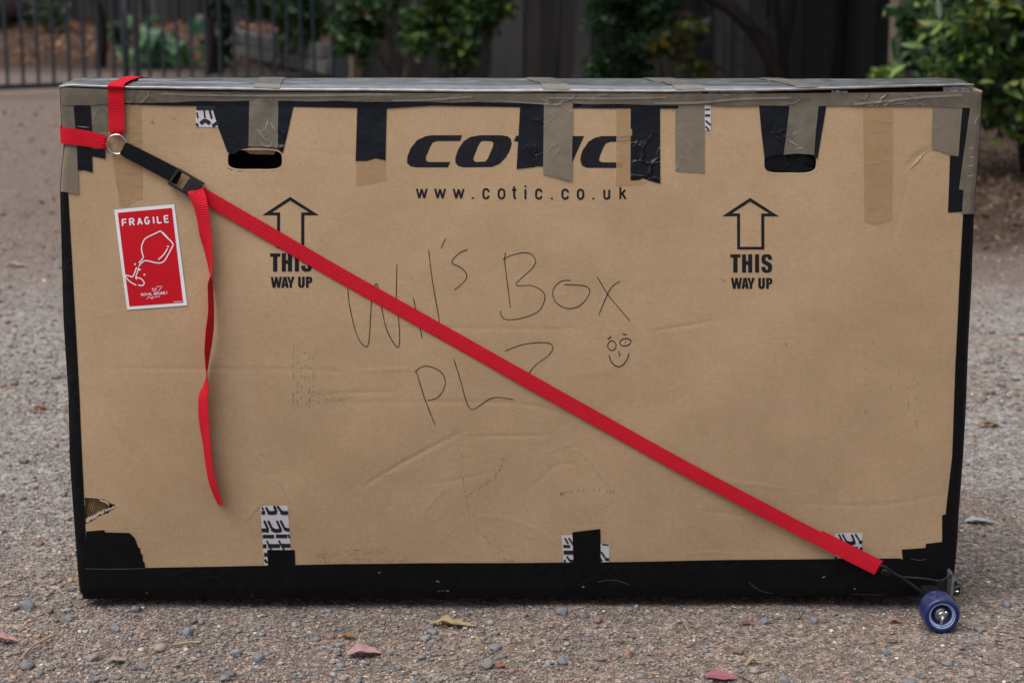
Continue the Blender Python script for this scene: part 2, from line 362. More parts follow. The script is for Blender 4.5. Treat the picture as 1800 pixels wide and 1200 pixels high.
M['car'] = simple('dusty_brown_grey_car_paint', (0.14, 0.13, 0.125), 0.45, 0.5, var=0.1, scale=8)
M['rubber'] = simple('tyre_rubber', (0.014, 0.014, 0.015), 0.8, 0.3)
M['glass'] = simple('dark_window_glass', (0.01, 0.012, 0.014), 0.06, 0.6)
M['lamp_red'] = simple('red_lamp_lens', (0.25, 0.01, 0.01), 0.2, 0.5)

# ================================================================== SETTING
def gz(x, y):
    """height of the driveway: nearly flat, finely uneven, a low bank of soil behind the gate on the far left"""
    x = np.asarray(x, float); y = np.asarray(y, float)
    z = 0.0022*np.sin(x*3.1+1)*np.cos(y*2.7) + 0.0016*np.sin(x*7.3+y*5.1) + 0.0012*np.sin(x*17-y*13) - 0.014
    z = z + 0.0010*np.sin(x*41+y*23)*np.sin(y*37-x*19)
    bank = np.clip((y-20.5)/5.0, 0, 1)*np.clip((-x-0.5)/2.5, 0, 1)
    return z + 0.35*bank*bank
def axis(lo, hi, fine_lo, fine_hi, step, grow=1.16):
    a = list(np.arange(fine_lo, fine_hi, step)); s = step
    while a[-1] < hi: s *= grow; a.append(a[-1]+s)
    s = step; b = [a[0]]
    while b[-1] > lo: s *= grow; b.append(b[-1]-s)
    return np.array(b[:0:-1] + a)
gx, gy = axis(-400, 400, -1.5, 1.5, 0.02), axis(-300, 600, -0.7, 1.2, 0.02, 1.12)
X, Y = np.meshgrid(gx, gy); nx = len(gx)
ii = np.arange(len(gy)-1)[:, None]*nx + np.arange(nx-1)[None, :]
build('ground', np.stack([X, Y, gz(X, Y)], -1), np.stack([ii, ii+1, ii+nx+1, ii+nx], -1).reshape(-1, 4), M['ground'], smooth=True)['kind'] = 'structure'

# --- loose gravel: three grades of crushed rock, joined
BASE8 = np.array([(1,0,0),(0,1,0),(-1,0,0),(0,-1,0),(0,0,1),(0,0,-1)], float)
F8 = np.array([(0,1,4),(1,2,4),(2,3,4),(3,0,4),(1,0,5),(2,1,5),(3,2,5),(0,3,5)])
def ico(sub):
    bm = bmesh.new(); bmesh.ops.create_icosphere(bm, subdivisions=sub, radius=1.0)
    V = np.array([v.co[:] for v in bm.verts]); F = np.array([[v.index for v in f.verts] for f in bm.faces]); bm.free(); return V, F
I20, FI20 = ico(1); I80, FI80 = ico(2)
PAL = np.array([(0.119,0.123,0.137),(0.147,0.151,0.165),(0.182,0.185,0.199),(0.231,0.231,0.238),(0.308,0.301,0.294),(0.217,0.123,0.095),(0.280,0.175,0.133),(0.364,0.273,0.203),(0.280,0.231,0.203),(0.588,0.546,0.476),(0.420,0.294,0.210),(0.168,0.126,0.119)])
PW_big = np.array([.16,.22,.22,.14,.06,.05,.04,.02,.06,.01,.01,.01]); PW_small = np.array([.06,.09,.11,.10,.08,.12,.11,.09,.11,.06,.08,.05])
def stones(px, py, size, pw, base, fac, sink=0.25, flat=0.62):
    n, k = len(px), len(base)
    q = rng.normal(size=(n, 4)); q /= np.linalg.norm(q, axis=1)[:, None]
    wq, xq, yq, zq = q.T
    Rm = np.stack([1-2*(yq*yq+zq*zq), 2*(xq*yq-zq*wq), 2*(xq*zq+yq*wq), 2*(xq*yq+zq*wq), 1-2*(xq*xq+zq*zq), 2*(yq*zq-xq*wq), 2*(xq*zq-yq*wq), 2*(yq*zq+xq*wq), 1-2*(xq*xq+yq*yq)], -1).reshape(n, 3, 3)
    sh = base[None]*(1+rng.uniform(-.42, .42, (n, k, 1)))+rng.uniform(-.16, .16, (n, k, 3))*np.stack([rng.uniform(.85, 1.35, n), rng.uniform(.65, 1.0, n), rng.uniform(.45, .85, n)], -1)[:, None, :]
    V = np.einsum('nij,nkj->nki', Rm, sh)*(size[:, None, None]*0.5)
    V[..., 2] *= flat
    V += np.stack([px, py, gz(px, py) + size*0.5*flat*(0.8-sink)], -1)[:, None, :]
    c = PAL[rng.choice(len(PAL), n, p=pw/pw.sum())]*rng.uniform(.75, 1.3, (n, 1)); c = (c*.74+np.array([.205, .190, .182])*.26)*1.08*np.array([1.04, 1.0, .95])
    C = np.concatenate([np.repeat(c, k, 0), np.ones((n*k, 1))], 1)
    F = (fac[None] + (np.arange(n)*k)[:, None, None]).reshape(-1, 3)
    return V.reshape(-1, 3), F, C
def scatter(n, y0, y1, power=1.0):
    """points on the open ground round the box, thinning with distance"""
    u = rng.uniform(0, 1, n); a, b = y0+CAM_D, y1+CAM_D
    d = 1/(1/a + (1/b-1/a)*u) if power else a+(b-a)*u
    x = rng.uniform(-1, 1, n); wd = d*0.285+0.30; side = rng.uniform(0, 1, n) < .16
    x = np.where(side, np.sign(x)*(wd+rng.exponential(.55, n)), x*wd); y = d-CAM_D + np.where(side, rng.normal(0, .15, n), 0)
    keep = ~((np.abs(x-0.01) < 0.685) & (y > 0.004) & (y < 0.235))
    return x[keep], y[keep]
def soil_patch(x, y):       # bare, stone-poor soil to the front right
    return np.clip((x*0.9 - 0.15 - y*0.3 + 0.25*np.sin(x*5+y*3))/0.5, 0, 1)
parts = []
x, y = scatter(100000, -0.55, 1.9); s = rng.lognormal(math.log(.0033), .34, len(x)); k = rng.uniform(0, 1, len(x)) > 0.35*soil_patch(x, y); parts.append(stones(x[k], y[k], s[k], PW_small, BASE8, F8))
x, y = scatter(32000, -0.55, 3.5); s = rng.lognormal(math.log(.0050), .38, len(x)); k = rng.uniform(0, 1, len(x)) > 0.6*soil_patch(x, y); parts.append(stones(x[k], y[k], s[k], PW_small*.5+PW_big*.5, I20, FI20))
x, y = scatter(2300, -0.55, 6.0); s = rng.lognormal(math.log(.0098), .34, len(x)); k = rng.uniform(0, 1, len(x)) > 0.7*soil_patch(x, y); parts.append(stones(x[k], y[k], s[k], PW_big, I80, FI80, 0.3))
x, y = scatter(22000, 1.4, 13.0); s = rng.lognormal(math.log(.0085), .42, len(x)); parts.append(stones(x, y, s, PW_small, BASE8, F8))
V, F, C = [], [], []; o_ = 0
for v, f, c in parts: V.append(v); F.append(f+o_); C.append(c); o_ += len(v)
tag(build('gravel', np.concatenate(V), np.concatenate(F), M['stone'], col=np.concatenate(C)), 'loose grey and reddish crushed gravel strewn over the driveway', 'gravel', kind='stuff')

# --- single larger stones one can point at
def big_stone(px, py, wpx, label, tint=(0.19, 0.196, 0.215), tall=0.7):
    g = on_ground(px, py); dist = g[1]+CAM_D; size = wpx/FPX*dist
    bm = bmesh.new(); bmesh.ops.create_icosphere(bm, subdivisions=3, radius=0.5)
    o = Vector((random.uniform(-9, 9), random.uniform(-9, 9), 0))
    for v in bm.verts:
        n_ = noise.noise(v.co*2.1+o)*.30 + noise.noise(v.co*5+o)*.10
        v.co *= 1+n_; v.co.z = v.co.z*tall
        for pl in range(4):        # knocked-off flats
            nrm = Vector((math.cos(pl*2.1+o.x), math.sin(pl*1.7+o.y), .5*math.cos(pl*3+o.x))).normalized(); d_ = v.co.dot(nrm)-.34
            if d_ > 0: v.co -= nrm*d_*.85
        v.co *= size
    z = float(gz(g[0], g[1])) + size*tall*.27
    bm.transform(Matrix.Translation((g[0], g[1], z)) @ Matrix.Rotation(random.uniform(0, 6), 4, 'Z'))
    V = np.array([v.co[:] for v in bm.verts]); F = np.array([[v.index for v in f.verts] for f in bm.faces]); bm.free()
    C = np.ones((len(V), 4)); C[:, :3] = tint
    tag(build('stone', V, F, M['stone'], origin=(g[0], g[1], 0), col=C), label, 'stone', 'larger stones among the gravel')
big_stone(987, 1068, 24, 'grey angular stone touching the box bottom below the middle tread tape')
big_stone(1431, 1080, 19, 'small round grey stone in the shadow under the box near the wheel')
big_stone(47, 1052, 28, 'grey stone left of the bottom left corner of the box')
big_stone(330, 1100, 25, 'blue-grey flat-topped stone in front of the box, under the hanging red tail', tall=.85)
big_stone(454, 1148, 26, 'dark egg-shaped grey stone below the white and black tread tape strip')
big_stone(1558, 1135, 18, 'grey stone on bare soil in front of the blue wheel', tall=.8)
big_stone(1378, 1185, 24, 'grey chipped stone beside the pink leaf at the bottom edge')
big_stone(726, 1192, 22, 'grey blocky stone at the bottom edge below the pink curled leaf')
big_stone(988, 1150, 20, 'upright grey stone in front of the middle of the box', tall=.9)
big_stone(1345, 1085, 20, 'grey stone just in front of the box left of the round one')
big_stone(1600, 1188, 30, 'wide flat slate-grey stone at the bottom edge on the sandy soil', tall=.4)
big_stone(1770, 1050, 20, 'grey stone on the sandy ground right of the wheel')
big_stone(872, 1125, 26, 'long flat grey chip in front of the box below the yellow leaf', tall=.4)
big_stone(203, 1093, 20, 'pale blue-grey stone in front of the black taped corner')
big_stone(120, 1075, 16, 'small dark stone close to the bottom left corner of the box')

# --- fallen leaves and twigs
def fallen_leaf(px, py, wpx, ang, col, label, curl=0.35, slim=0.36, edge=0.06, lift=0.002, name='fallen_leaf'):
    g = on_ground(px, py); dist = g[1]+CAM_D; Ln = wpx/FPX*dist; nu, nv = 14, 7; V = []; C = []
    for i in range(nu+1):
        u = i/nu; wd = slim*math.sin(math.pi*min(1, u**.85))**.8*Ln*(.5)*(1+edge*math.sin(u*23))
        for j in range(nv):
            q = j/(nv-1)*2-1
            xx = (u-.5)*Ln; yy = q*wd
            zz = curl*abs(q)**1.5*wd + .10*Ln*curl*math.sin(u*5.0) + .05*Ln*curl*math.sin(u*14+q*3)
            V.append((g[0]+xx*math.cos(ang)-yy*math.sin(ang), g[1]+xx*math.sin(ang)+yy*math.cos(ang), float(gz(g[0], g[1]))+lift+max(0, zz)+.003))
            k_ = 1.0 if abs(q) > .12 else .82
            C.append((*[c*k_ for c in col], 1))
    F = [(i*nv+j, i*nv+j+1, (i+1)*nv+j+1, (i+1)*nv+j) for i in range(nu) for j in range(nv-1)]
    return tag(build(name, V, F, M['dryleaf'], origin=(g[0], g[1], 0), smooth=True, col=C), label, 'leaf', 'leaves fallen on the driveway')
fallen_leaf(640, 1136, 66, .25, (0.42, 0.25, 0.25), 'pale pink curled leaf on the gravel in front of the box', .45, .62)
fallen_leaf(795, 1086, 84, -.12, (0.36, 0.28, 0.15), 'ochre yellow curled leaf on the gravel close to the box', .45, .34, .25)
fallen_leaf(1268, 1180, 60, -.2, (0.34, 0.13, 0.16), 'flat purplish pink leaf at the bottom edge', .15, .75)
fallen_leaf(1325, 1155, 34, .5, (0.40, 0.29, 0.14), 'small dry yellow leaf just above the purplish pink leaf', .7, .35)
fallen_leaf(614, 1107, 30, -.3, (0.24, 0.13, 0.06), 'small brown leaf beside the pale pink curled leaf', .4, .6)
fallen_leaf(10, 1115, 44, .2, (0.42, 0.24, 0.21), 'pinkish leaf cut by the left edge near the ground front', .6, .7)
fallen_leaf(880, 1158, 24, 1.2, (0.30, 0.12, 0.09), 'small red leaf scrap in front of the box middle', .3, .8)
fallen_leaf(1314, 1089, 28, -.1, (0.22, 0.10, 0.11), 'dark wine-red leaf scrap in the shadow before the box', .3, .6)
fallen_leaf(1740, 743, 46, .1, (0.25, 0.16, 0.07), 'brown dry leaf on the gravel right of the black taped edge', .5, .45)
fallen_leaf(1575, 1079, 26, .1, (0.36, 0.14, 0.07), 'orange-brown leaf scrap just left of the blue wheel', .3, .5)
fallen_leaf(1755, 1116, 20, .0, (0.10, 0.07, 0.045), 'dark dry leaf scrap right of the blue wheel', .5, .5)
fallen_leaf(205, 1150, 40, .15, (0.30, 0.25, 0.22), 'greyish bleached leaf at the front left of the gravel', .4, .5)
fallen_leaf(72, 710, 34, .1, (0.26, 0.12, 0.07), 'rusty leaf on the gravel left of the box', .4, .5)
fallen_leaf(30, 462, 46, .1, (0.45, 0.32, 0.30), 'pale pink leaf on the pale gravel far left of the box', .4, .4)
fallen_leaf(1720, 908, 52, .1, (0.42, 0.42, 0.43), 'pale grey paper-like leaf beside the lower right edge', .3, .5)
def twig(pts, rad, col_mat, label):
    P = [on_ground(*p) for p in pts]
    for i, p in enumerate(P): p[2] = float(gz(p[0], p[1])) + rad + .003 + .004*math.sin(i*2.2)**2
    tag(tube('twig', smooth_line(P, 4), rad, col_mat, n=5, origin=tuple(P[0]*np.array([1, 1, 0]))), label, 'twig', 'twigs and straws on the driveway')
M['straw'] = simple('dry_straw', (0.34, 0.25, 0.15), 0.8, 0.2, var=0.25, scale=100)
twig([(36, 1145), (55, 1128), (80, 1115), (98, 1104)], .0018, M['straw'], 'bent straw-coloured twig at the front left')
twig([(305, 1123), (330, 1122), (352, 1124)], .0020, M['straw'], 'short thick straw below the hanging red tail')
twig([(304, 1162), (330, 1157), (352, 1152)], .0014, M['straw'], 'thin straw at the bottom left of the gravel')
twig([(690, 1118), (705, 1112), (722, 1107)], .0010, M['straw'], 'thin pale stalk right of the pale pink leaf')
twig([(696, 1136), (712, 1144), (734, 1150)], .0010, M['straw'], 'fine curved stalk below the yellow leaf')
twig([(1122, 1170), (1142, 1176), (1160, 1180)], .0014, M['straw'], 'short straw at the bottom right of the middle')
twig([(1203, 1086), (1208, 1100), (1214, 1113)], .0016, M['straw'], 'pale upright-lying straw in front of the box right of middle')
twig([(1300, 1180), (1312, 1188), (1326, 1195)], .0012, M['bark'], 'dark leaf stalk beside the purplish pink leaf')

# ================================================================== THE CARDBOARD BOX
BX0 = thing('cardboard_box', (0.008, 0.12, 0.0), 'large battered brown cardboard bicycle box taped with black and brown tape', 'box')
BACK = 0.235
Lp = [(150,104),(200,106),(230,108),(262,112),(300,107),(335,105),(405,106.5),(480,108),(560,110.5),(640,115.5),(700,119.5),(800,122),(880,127),(960,133),(1010,137),(1057,141)]
Rp = [(150,1728),(200,1726),(250,1723),(375,1713),(500,1708.5),(600,1702.5),(700,1699),(800,1693.5),(900,1686),(960,1683),(1010,1678.5),(1057,1675)]
Tp = [(100,153),(200,157),(350,161),(600,163),(900,164),(1200,165),(1450,164),(1600,163),(1730,160)]
Bp = [(140,1055),(600,1053),(1000,1050),(1300,1050),(1680,1047)]
ip = lambda v, tab: np.interp(v, [a for a, _ in tab], [b for _, b in tab])

CREASES = [   # (photo polyline, half width m, depth m: + ridge / - groove)
    ([(140,646),(400,648),(520,650),(640,656)], .006, -.0016), ([(400,646),(600,655)], .004, .0006),
    ([(560,577),(760,576),(960,579),(1030,577)], .006, -.0013), ([(1140,583),(1200,573),(1262,562)], .005, -.0020),
    ([(1030,598),(1090,600),(1130,603)], .005, -.0010), ([(1000,660),(1070,650),(1110,620)], .008, .0010),
    ([(520,694),(640,690),(700,688)], .006, -.0014), ([(560,708),(780,706),(930,712),(1010,736)], .006, -.0016), ([(600,658),(690,649),(740,651)], .005, .0013),
    ([(640,853),(720,806),(815,757)], .006, -.0030), ([(820,767),(900,766),(955,766)], .005, -.0018),
    ([(745,852),(810,842),(868,828)], .005, -.0012), ([(738,908),(770,870),(790,855)], .006, .0012),
    ([(935,858),(975,820),(1010,815)], .007, -.0016), ([(1000,790),(1030,800),(1050,830),(1075,852)], .005, .0018),
    ([(960,795),(1000,782),(1010,786)], .006, .0012), ([(840,905),(920,920),(980,955)], .006, .0012),
    ([(1380,886),(1460,888),(1540,888),(1600,880),(1655,868)], .006, -.0013), ([(1230,897),(1290,903),(1345,907)], .005, -.0016),
    ([(1296,912),(1314,938)], .004, .0012), ([(1270,845),(1330,852),(1395,862)], .006, .0012), ([(1200,980),(1240,970),(1300,975)], .004, .0010),
    ([(1565,430),(1580,380),(1592,340),(1600,300)], .006, -.0012), ([(1592,298),(1612,276),(1640,262)], .010, -.0050),
    ([(430,918),(446,898),(462,884)], .004, .0020), ([(490,848),(500,868),(512,890)], .004, -.0020), ([(459,795),(466,812)], .004, -.002),
    ([(140,500),(300,497),(420,500)], .012, -.0006), ([(500,262),(560,268),(640,276)], .006, -.0008), ([(1100,520),(1180,500),(1300,498)], .010, -.0006),
    ([(700,470),(820,460),(980,462)], .016, .0006), ([(330,760),(420,755),(520,760)], .012, -.0006), ([(810,770),(818,850),(830,905),(858,950),(905,986)], .005, -.0012),
    ([(1050,930),(1000,926)], .004, .001), ([(1165,860),(1180,905),(1175,960)], .006, .0010), ([(150,560),(210,548),(240,552)], .006, .0006), ([(1205,675),(1190,680),(1150,700)], .004, .0008),
]
HOLE1, HOLE2, TEAR = (448, 281, 49, 18), (1389.5, 285.5, 47, 20), [(150,873),(166,874),(182,876),(190,880),(196,884),(204,886),(196,893),(190,898),(176,903),(164,911),(152,918)]
xl0, xr0 = face_xz(122, 600)[0], face_xz(1703, 600)[0]
def swell(x, z):
    u = (x-xl0)/(xr0-xl0); v = z/0.80
    return 0.032*np.clip(np.sin(np.pi*np.clip(u, 0, 1)), 0, 1)**.55*np.sin(np.pi*np.clip(v, 0, 1))
def bulge(x, z):
    """how far the front panel stands out towards the viewer"""
    x = np.asarray(x, float); z = np.asarray(z, float)
    s = swell(x, z) + 0.0020*np.sin(x*6.1+1.2)*np.cos(z*7.3) + 0.0012*np.sin(x*13.7-z*9.1) + 0.0007*np.sin(x*27+2)*np.sin(z*31)
    for P, hw, dp in CRX:
        sel = (x > P[:, 0].min()-3*hw) & (x < P[:, 0].max()+3*hw) & (z > P[:, 1].min()-3*hw) & (z < P[:, 1].max()+3*hw)
        if not np.any(sel): continue
        xs, zs = x[sel], z[sel]; best = np.full(xs.shape, 9.0); along = np.zeros(xs.shape); n = len(P)-1
        for i in range(n):
            a, b = P[i], P[i+1]; d = b-a; l2 = max(d@d, 1e-12)
            t = np.clip(((xs-a[0])*d[0]+(zs-a[1])*d[1])/l2, 0, 1)
            q = np.hypot(xs-a[0]-t*d[0], zs-a[1]-t*d[1]); m_ = q < best
            best = np.where(m_, q, best); along = np.where(m_, (i+t)/n, along)
        add = np.zeros(x.shape); add[sel] = dp*np.exp(-(best/hw)**2)*np.sin(np.pi*np.clip(along*.94+.03, 0, 1))**.6
        s = s + add
    return s
def corner(x, z):       # rounded vertical edges
    e = np.minimum(x-np.interp(z, LZ, LX), np.interp(z, RZ, RX)-x)
    return -0.007*np.clip(1-e/0.010, 0, 1)**2 - 0.010*np.clip(1-(z-.002)/0.022, 0, 1)**2
_l = [face_xz(b, a) for a, b in Lp][::-1]; LZ, LX = [p[1] for p in _l], [p[0] for p in _l]
_r = [face_xz(b, a) for a, b in Rp][::-1]; RZ, RX = [p[1] for p in _r], [p[0] for p in _r]
def surf(x, z): return bulge(x, z) + corner(np.asarray(x, float), np.asarray(z, float))
def face_s(x, y):
    """photo point -> (x, z) where it meets the bulging panel"""
    X_, Z_ = face_xz(x, y)
    for _ in range(2):
        p = at_y(x, y, -float(swell(X_, Z_))); X_, Z_ = p[0], p[2]
    return X_, Z_
def on_face(px, off):
    """photo points -> world points lying off metres proud of the front panel"""
    q = np.array([face_s(*p) for p in px]); return np.stack([q[:, 0], -surf(q[:, 0], q[:, 1])-off, q[:, 1]], -1)

CRX = [(np.array([face_s(*p) for p in smooth_line(pl, 4)]), hw*.60, dp*.28) for pl, hw, dp in CREASES]
# --- front panel with its two hand holes and the torn corner
NU, NV = 740, 430
tt = np.linspace(0, 1, NV+1); ss = np.linspace(0, 1, NU+1)
py0 = 157 + (1052-157)*tt[:, None]; pxx = ip(py0, Lp) + (ip(py0, Rp)-ip(py0, Lp))*ss[None, :]
pyy = ip(pxx, Tp)*(1-tt[:, None]) + ip(pxx, Bp)*tt[:, None]
u_, v_ = (pxx-900)/FPX, (600-pyy)/FPX; k_ = CAM_D/(CP+v_*SP)
PX, PZ = u_*k_, CAM_H+(-SP+v_*CP)*k_
PY = -surf(PX, PZ)
def inside(poly, x, y):
    c = np.zeros(x.shape, bool); n = len(poly)
    for i in range(n):
        (x1, y1), (x2, y2) = poly[i], poly[i-1]
        if y1 == y2: continue
        c ^= ((y1 > y) != (y2 > y)) & (x < (x2-x1)*(y-y1)/(y2-y1)+x1)
    return c
def hole_loop(h, n=40, k=1.0):
    cx, cy, a, b = h; return [(cx+k*a*np.sign(math.cos(q))*abs(math.cos(q))**.5, cy+k*b*np.sign(math.sin(q))*abs(math.sin(q))**.55) for q in np.linspace(0, 2*math.pi, n, endpoint=False)]
cut = np.zeros(pxx.shape, bool)
for lp in (hole_loop(HOLE1), hole_loop(HOLE2), TEAR): cut |= inside(lp, pxx, pyy)
idx = np.arange((NV+1)*(NU+1)).reshape(NV+1, NU+1)
cc = cut[:-1, :-1] | cut[1:, :-1] | cut[:-1, 1:] | cut[1:, 1:]
Q = np.stack([idx[:-1, :-1], idx[1:, :-1], idx[1:, 1:], idx[:-1, 1:]], -1)[~cc]
front = build('front_panel', np.stack([PX, PY, PZ], -1), Q, M['card'], BX0, True)

def rim(name, loop, mat, parent, w_in=-2.0, w_out=4.0, off=0.0007, deep=0.006, jag=1.0):
    """torn raw edge round an opening: a ragged flat lip and the board's thickness going in"""
    P = np.array(loop, float); c = P.mean(0); n = len(P); V = []; F = []
    for ring, (k, y_) in enumerate(((w_out, off), (w_in, off), (w_in, -deep))):
        d = P-c; d /= np.linalg.norm(d, axis=1)[:, None]
        jit = rng.uniform(-1, 1, (n, 1))*jag if ring == 0 else 0
        V += on_face(P + d*(k+jit), y_).tolist()
    for r_ in range(2):
        for i in range(n): j = (i+1) % n; F.append((r_*n+i, r_*n+j, (r_+1)*n+j, (r_+1)*n+i))
    return build(name, V, F, mat, parent, mats=[M['card'], mat], mi=[0]*n+[1]*n)
rim('torn_hole_edge', hole_loop(HOLE1, 60), M['card_edge'], front, -1.2, 3.2, off=.0002, jag=.4)
rim('torn_hole_edge', hole_loop(HOLE2, 60), M['card_edge'], front, -1.2, 3.2, off=.0002, jag=.4)

# --- side, back and bottom panels
def loft(name, A, B, mat, parent, seg=6, smooth=True):
    A, B = np.array(A), np.array(B); n = len(A); V = []; F = []
    for k in range(seg+1): V += (A+(B-A)*k/seg).tolist()
    for k in range(seg):
        for i in range(n-1): F.append((k*n+i, k*n+i+1, (k+1)*n+i+1, (k+1)*n+i))
    return build(name, V, F, mat, parent, smooth)
idl, idr = (slice(0, NV+1, 6), 0), (slice(0, NV+1, 6), NU)
eL = np.stack([PX[idl], PY[idl], PZ[idl]], -1); eR = np.stack([PX[idr], PY[idr], PZ[idr]], -1)
bk = lambda E: np.stack([E[:, 0], np.full(len(E), BACK), E[:, 2]], -1)
loft('side_panel', eL, bk(eL), M['card'], BX0); loft('side_panel', bk(eR), eR, M['card'], BX0)
loft('back_panel', bk(eR), bk(eL), M['card'], BX0, 10)
for E, sx_ in ((eL, -1), (eR, 1)):        # the tapes wrap round onto the ends
    O = E+np.array([sx_*.0010, -.0004, 0]); low = O[:, 2] < .655
    wrap = lambda P, y1: np.stack([P[:, 0]+sx_*.0006, np.full(len(P), y1), P[:, 2]], -1)
    loft('black_tape', O[low], wrap(O[low], .045), M['black_low'], BX0, 4); up_ = ~low; up_[np.argmax(low)] = True
    loft('brown_tape', O[up_], wrap(O[up_], .055), M['brown'], BX0, 4)
    bt = O[:, 2] < .050; loft('black_tape', O[bt]+np.array([sx_*.0008, .046, 0]), wrap(O[bt]+np.array([sx_*.0008, 0, 0]), BACK), M['black_low'], BX0, 4)
ib = (NV, slice(0, NU+1, 10)); eB = np.stack([PX[ib], PY[ib], PZ[ib]], -1); loft('bottom_panel', eB, bk(eB), M['black_low'], BX0)

# --- pieces stuck or printed on the front
def fill(name, poly, off, mat, parent=None, holes=(), step=0.006, smooth=True, lift=None):
    """a flat piece outlined in photo points, laid over the bulging panel"""
    bm = bmesh.new(); ed = []
    for lp in (poly, *holes):
        vs_ = [bm.verts.new((*face_s(*p), 0)) for p in lp]
        ed += [bm.edges.new((vs_[i], vs_[(i+1) % len(vs_)])) for i in range(len(vs_))]
    bmesh.ops.triangle_fill(bm, edges=ed, use_beauty=True, use_dissolve=False)
    co = np.array([v.co[:] for v in bm.verts]); lo, hi = co.min(0), co.max(0)
    for ax in (0, 1):
        for c in np.arange(math.floor(lo[ax]/step)*step+step, hi[ax], step):
            p = [0, 0, 0]; n_ = [0, 0, 0]; p[ax] = c; n_[ax] = 1
            bmesh.ops.bisect_plane(bm, geom=bm.verts[:]+bm.edges[:]+bm.faces[:], dist=1e-6, plane_co=p, plane_no=n_)
    q = np.array([v.co[:] for v in bm.verts]); e_ = np.minimum(q[:, 0]-np.interp(q[:, 1], LZ, LX), np.interp(q[:, 1], RZ, RX)-q[:, 0]); o = off + (lift(q[:, 0], q[:, 1]) if lift else 0) + .0010*np.clip(1-e_/.014, 0, 1)
    Y_ = -surf(q[:, 0], q[:, 1])-o
    for v, y_ in zip(bm.verts, Y_): v.co = (v.co.x, y_, v.co.y)
    for f in bm.faces:
        if f.normal.y > 0: f.normal_flip()
    bm.normal_update()
    for f in bm.faces:
        if f.normal.y > 0: f.normal_flip()
    return bm_build(name, bm, mat, parent or front, smooth)
def strip_geo(pts, wpx, off, px_ends=True):
    """a stroke along photo points, wpx wide"""
    P = np.array(pts, float); n = len(P); d = np.gradient(P, axis=0); d /= np.maximum(np.linalg.norm(d, axis=1), 1e-9)[:, None]
    nn = np.stack([-d[:, 1], d[:, 0]], -1); wv = (np.asarray(wpx)*np.ones(n))[:, None]/2
    A, B = on_face(P+nn*wv, off), on_face(P-nn*wv, off)
    V = np.concatenate([A, B]).tolist(); return V, [(i, n+i, n+i+1, i+1) for i in range(n-1)]
def join(geos):
    V, F = [], []
    for v, f in geos: o = len(V); V += list(v); F += [tuple(i+o for i in q) for q in f]
    return V, F
def densify(pts, step=4.0):
    out = []
    for a, b in zip(pts[:-1], pts[1:]):
        a, b = np.array(a, float), np.array(b, float); n = max(1, int(np.linalg.norm(b-a)/step)); out += [a+(b-a)*t for t in np.linspace(0, 1, n, endpoint=False)]
    return out + [np.array(pts[-1], float)]
_stag = [0]
def stag(): _stag[0] = (_stag[0]+1) % 12; return _stag[0]*0.00003
def strokes(name, lines, wpx, mat, parent, off=0.0004, curve=True):
    g = []
    for ln in lines:
        P = smooth_line(ln, 5) if curve else densify(ln)
        wv = wpx if mat is not M['pen'] else [wpx*(1+.38*noise.noise(Vector((p[0]*.045, p[1]*.045, 2.0)))) * (.55 if i in (0, len(P)-1) else 1) for i, p in enumerate(P)]
        g.append(strip_geo(P, wv, off+stag()))
    V, F = join(g); return build(name, V, F, mat, parent)

# printed logo
cl = lambda P: [(700+x/4.186, 220+y/4.186) for x, y in P]
C1 = [(470,75),(250,75),(200,82),(140,110),(92,170),(66,235),(65,278),(90,303),(130,311),(365,311),(383,272),(225,272),(206,262),(203,238),(235,160),(255,127),(285,117),(455,117)]
lg = fill('printed_logo', cl(C1), .0004, M['ink'], BX0)
fill('logo_letter', cl([(600,75),(760,75),(805,82),(830,105),(835,140),(820,190),(790,240),(745,285),(690,308),(480,311),(440,300),(420,275),(420,240),(440,180),(480,120),(530,88)]), .0004, M['ink'], lg, [cl([(620,117),(685,119),(700,130),(698,155),(660,245),(640,268),(570,271),(553,258),(556,235),(590,150),(605,125)])])
fill('logo_letter', cl([(868,78),(1180,78),(1162,120),(1090,120),(1005,311),(890,311),(975,120),(850,120)]), .0004, M['ink'], lg)
fill('logo_letter', cl([(1237,80),(1367,80),(1262,313),(1132,313)]), .0004, M['ink'], lg)
fill('logo_letter', cl([(1750,80),(1500,80),(1450,90),(1400,120),(1352,190),(1338,250),(1350,295),(1385,313),(1645,315),(1660,275),(1495,272),(1478,262),(1480,235),(1510,160),(1530,132),(1560,122),(1735,122)]), .0004, M['ink'], lg)

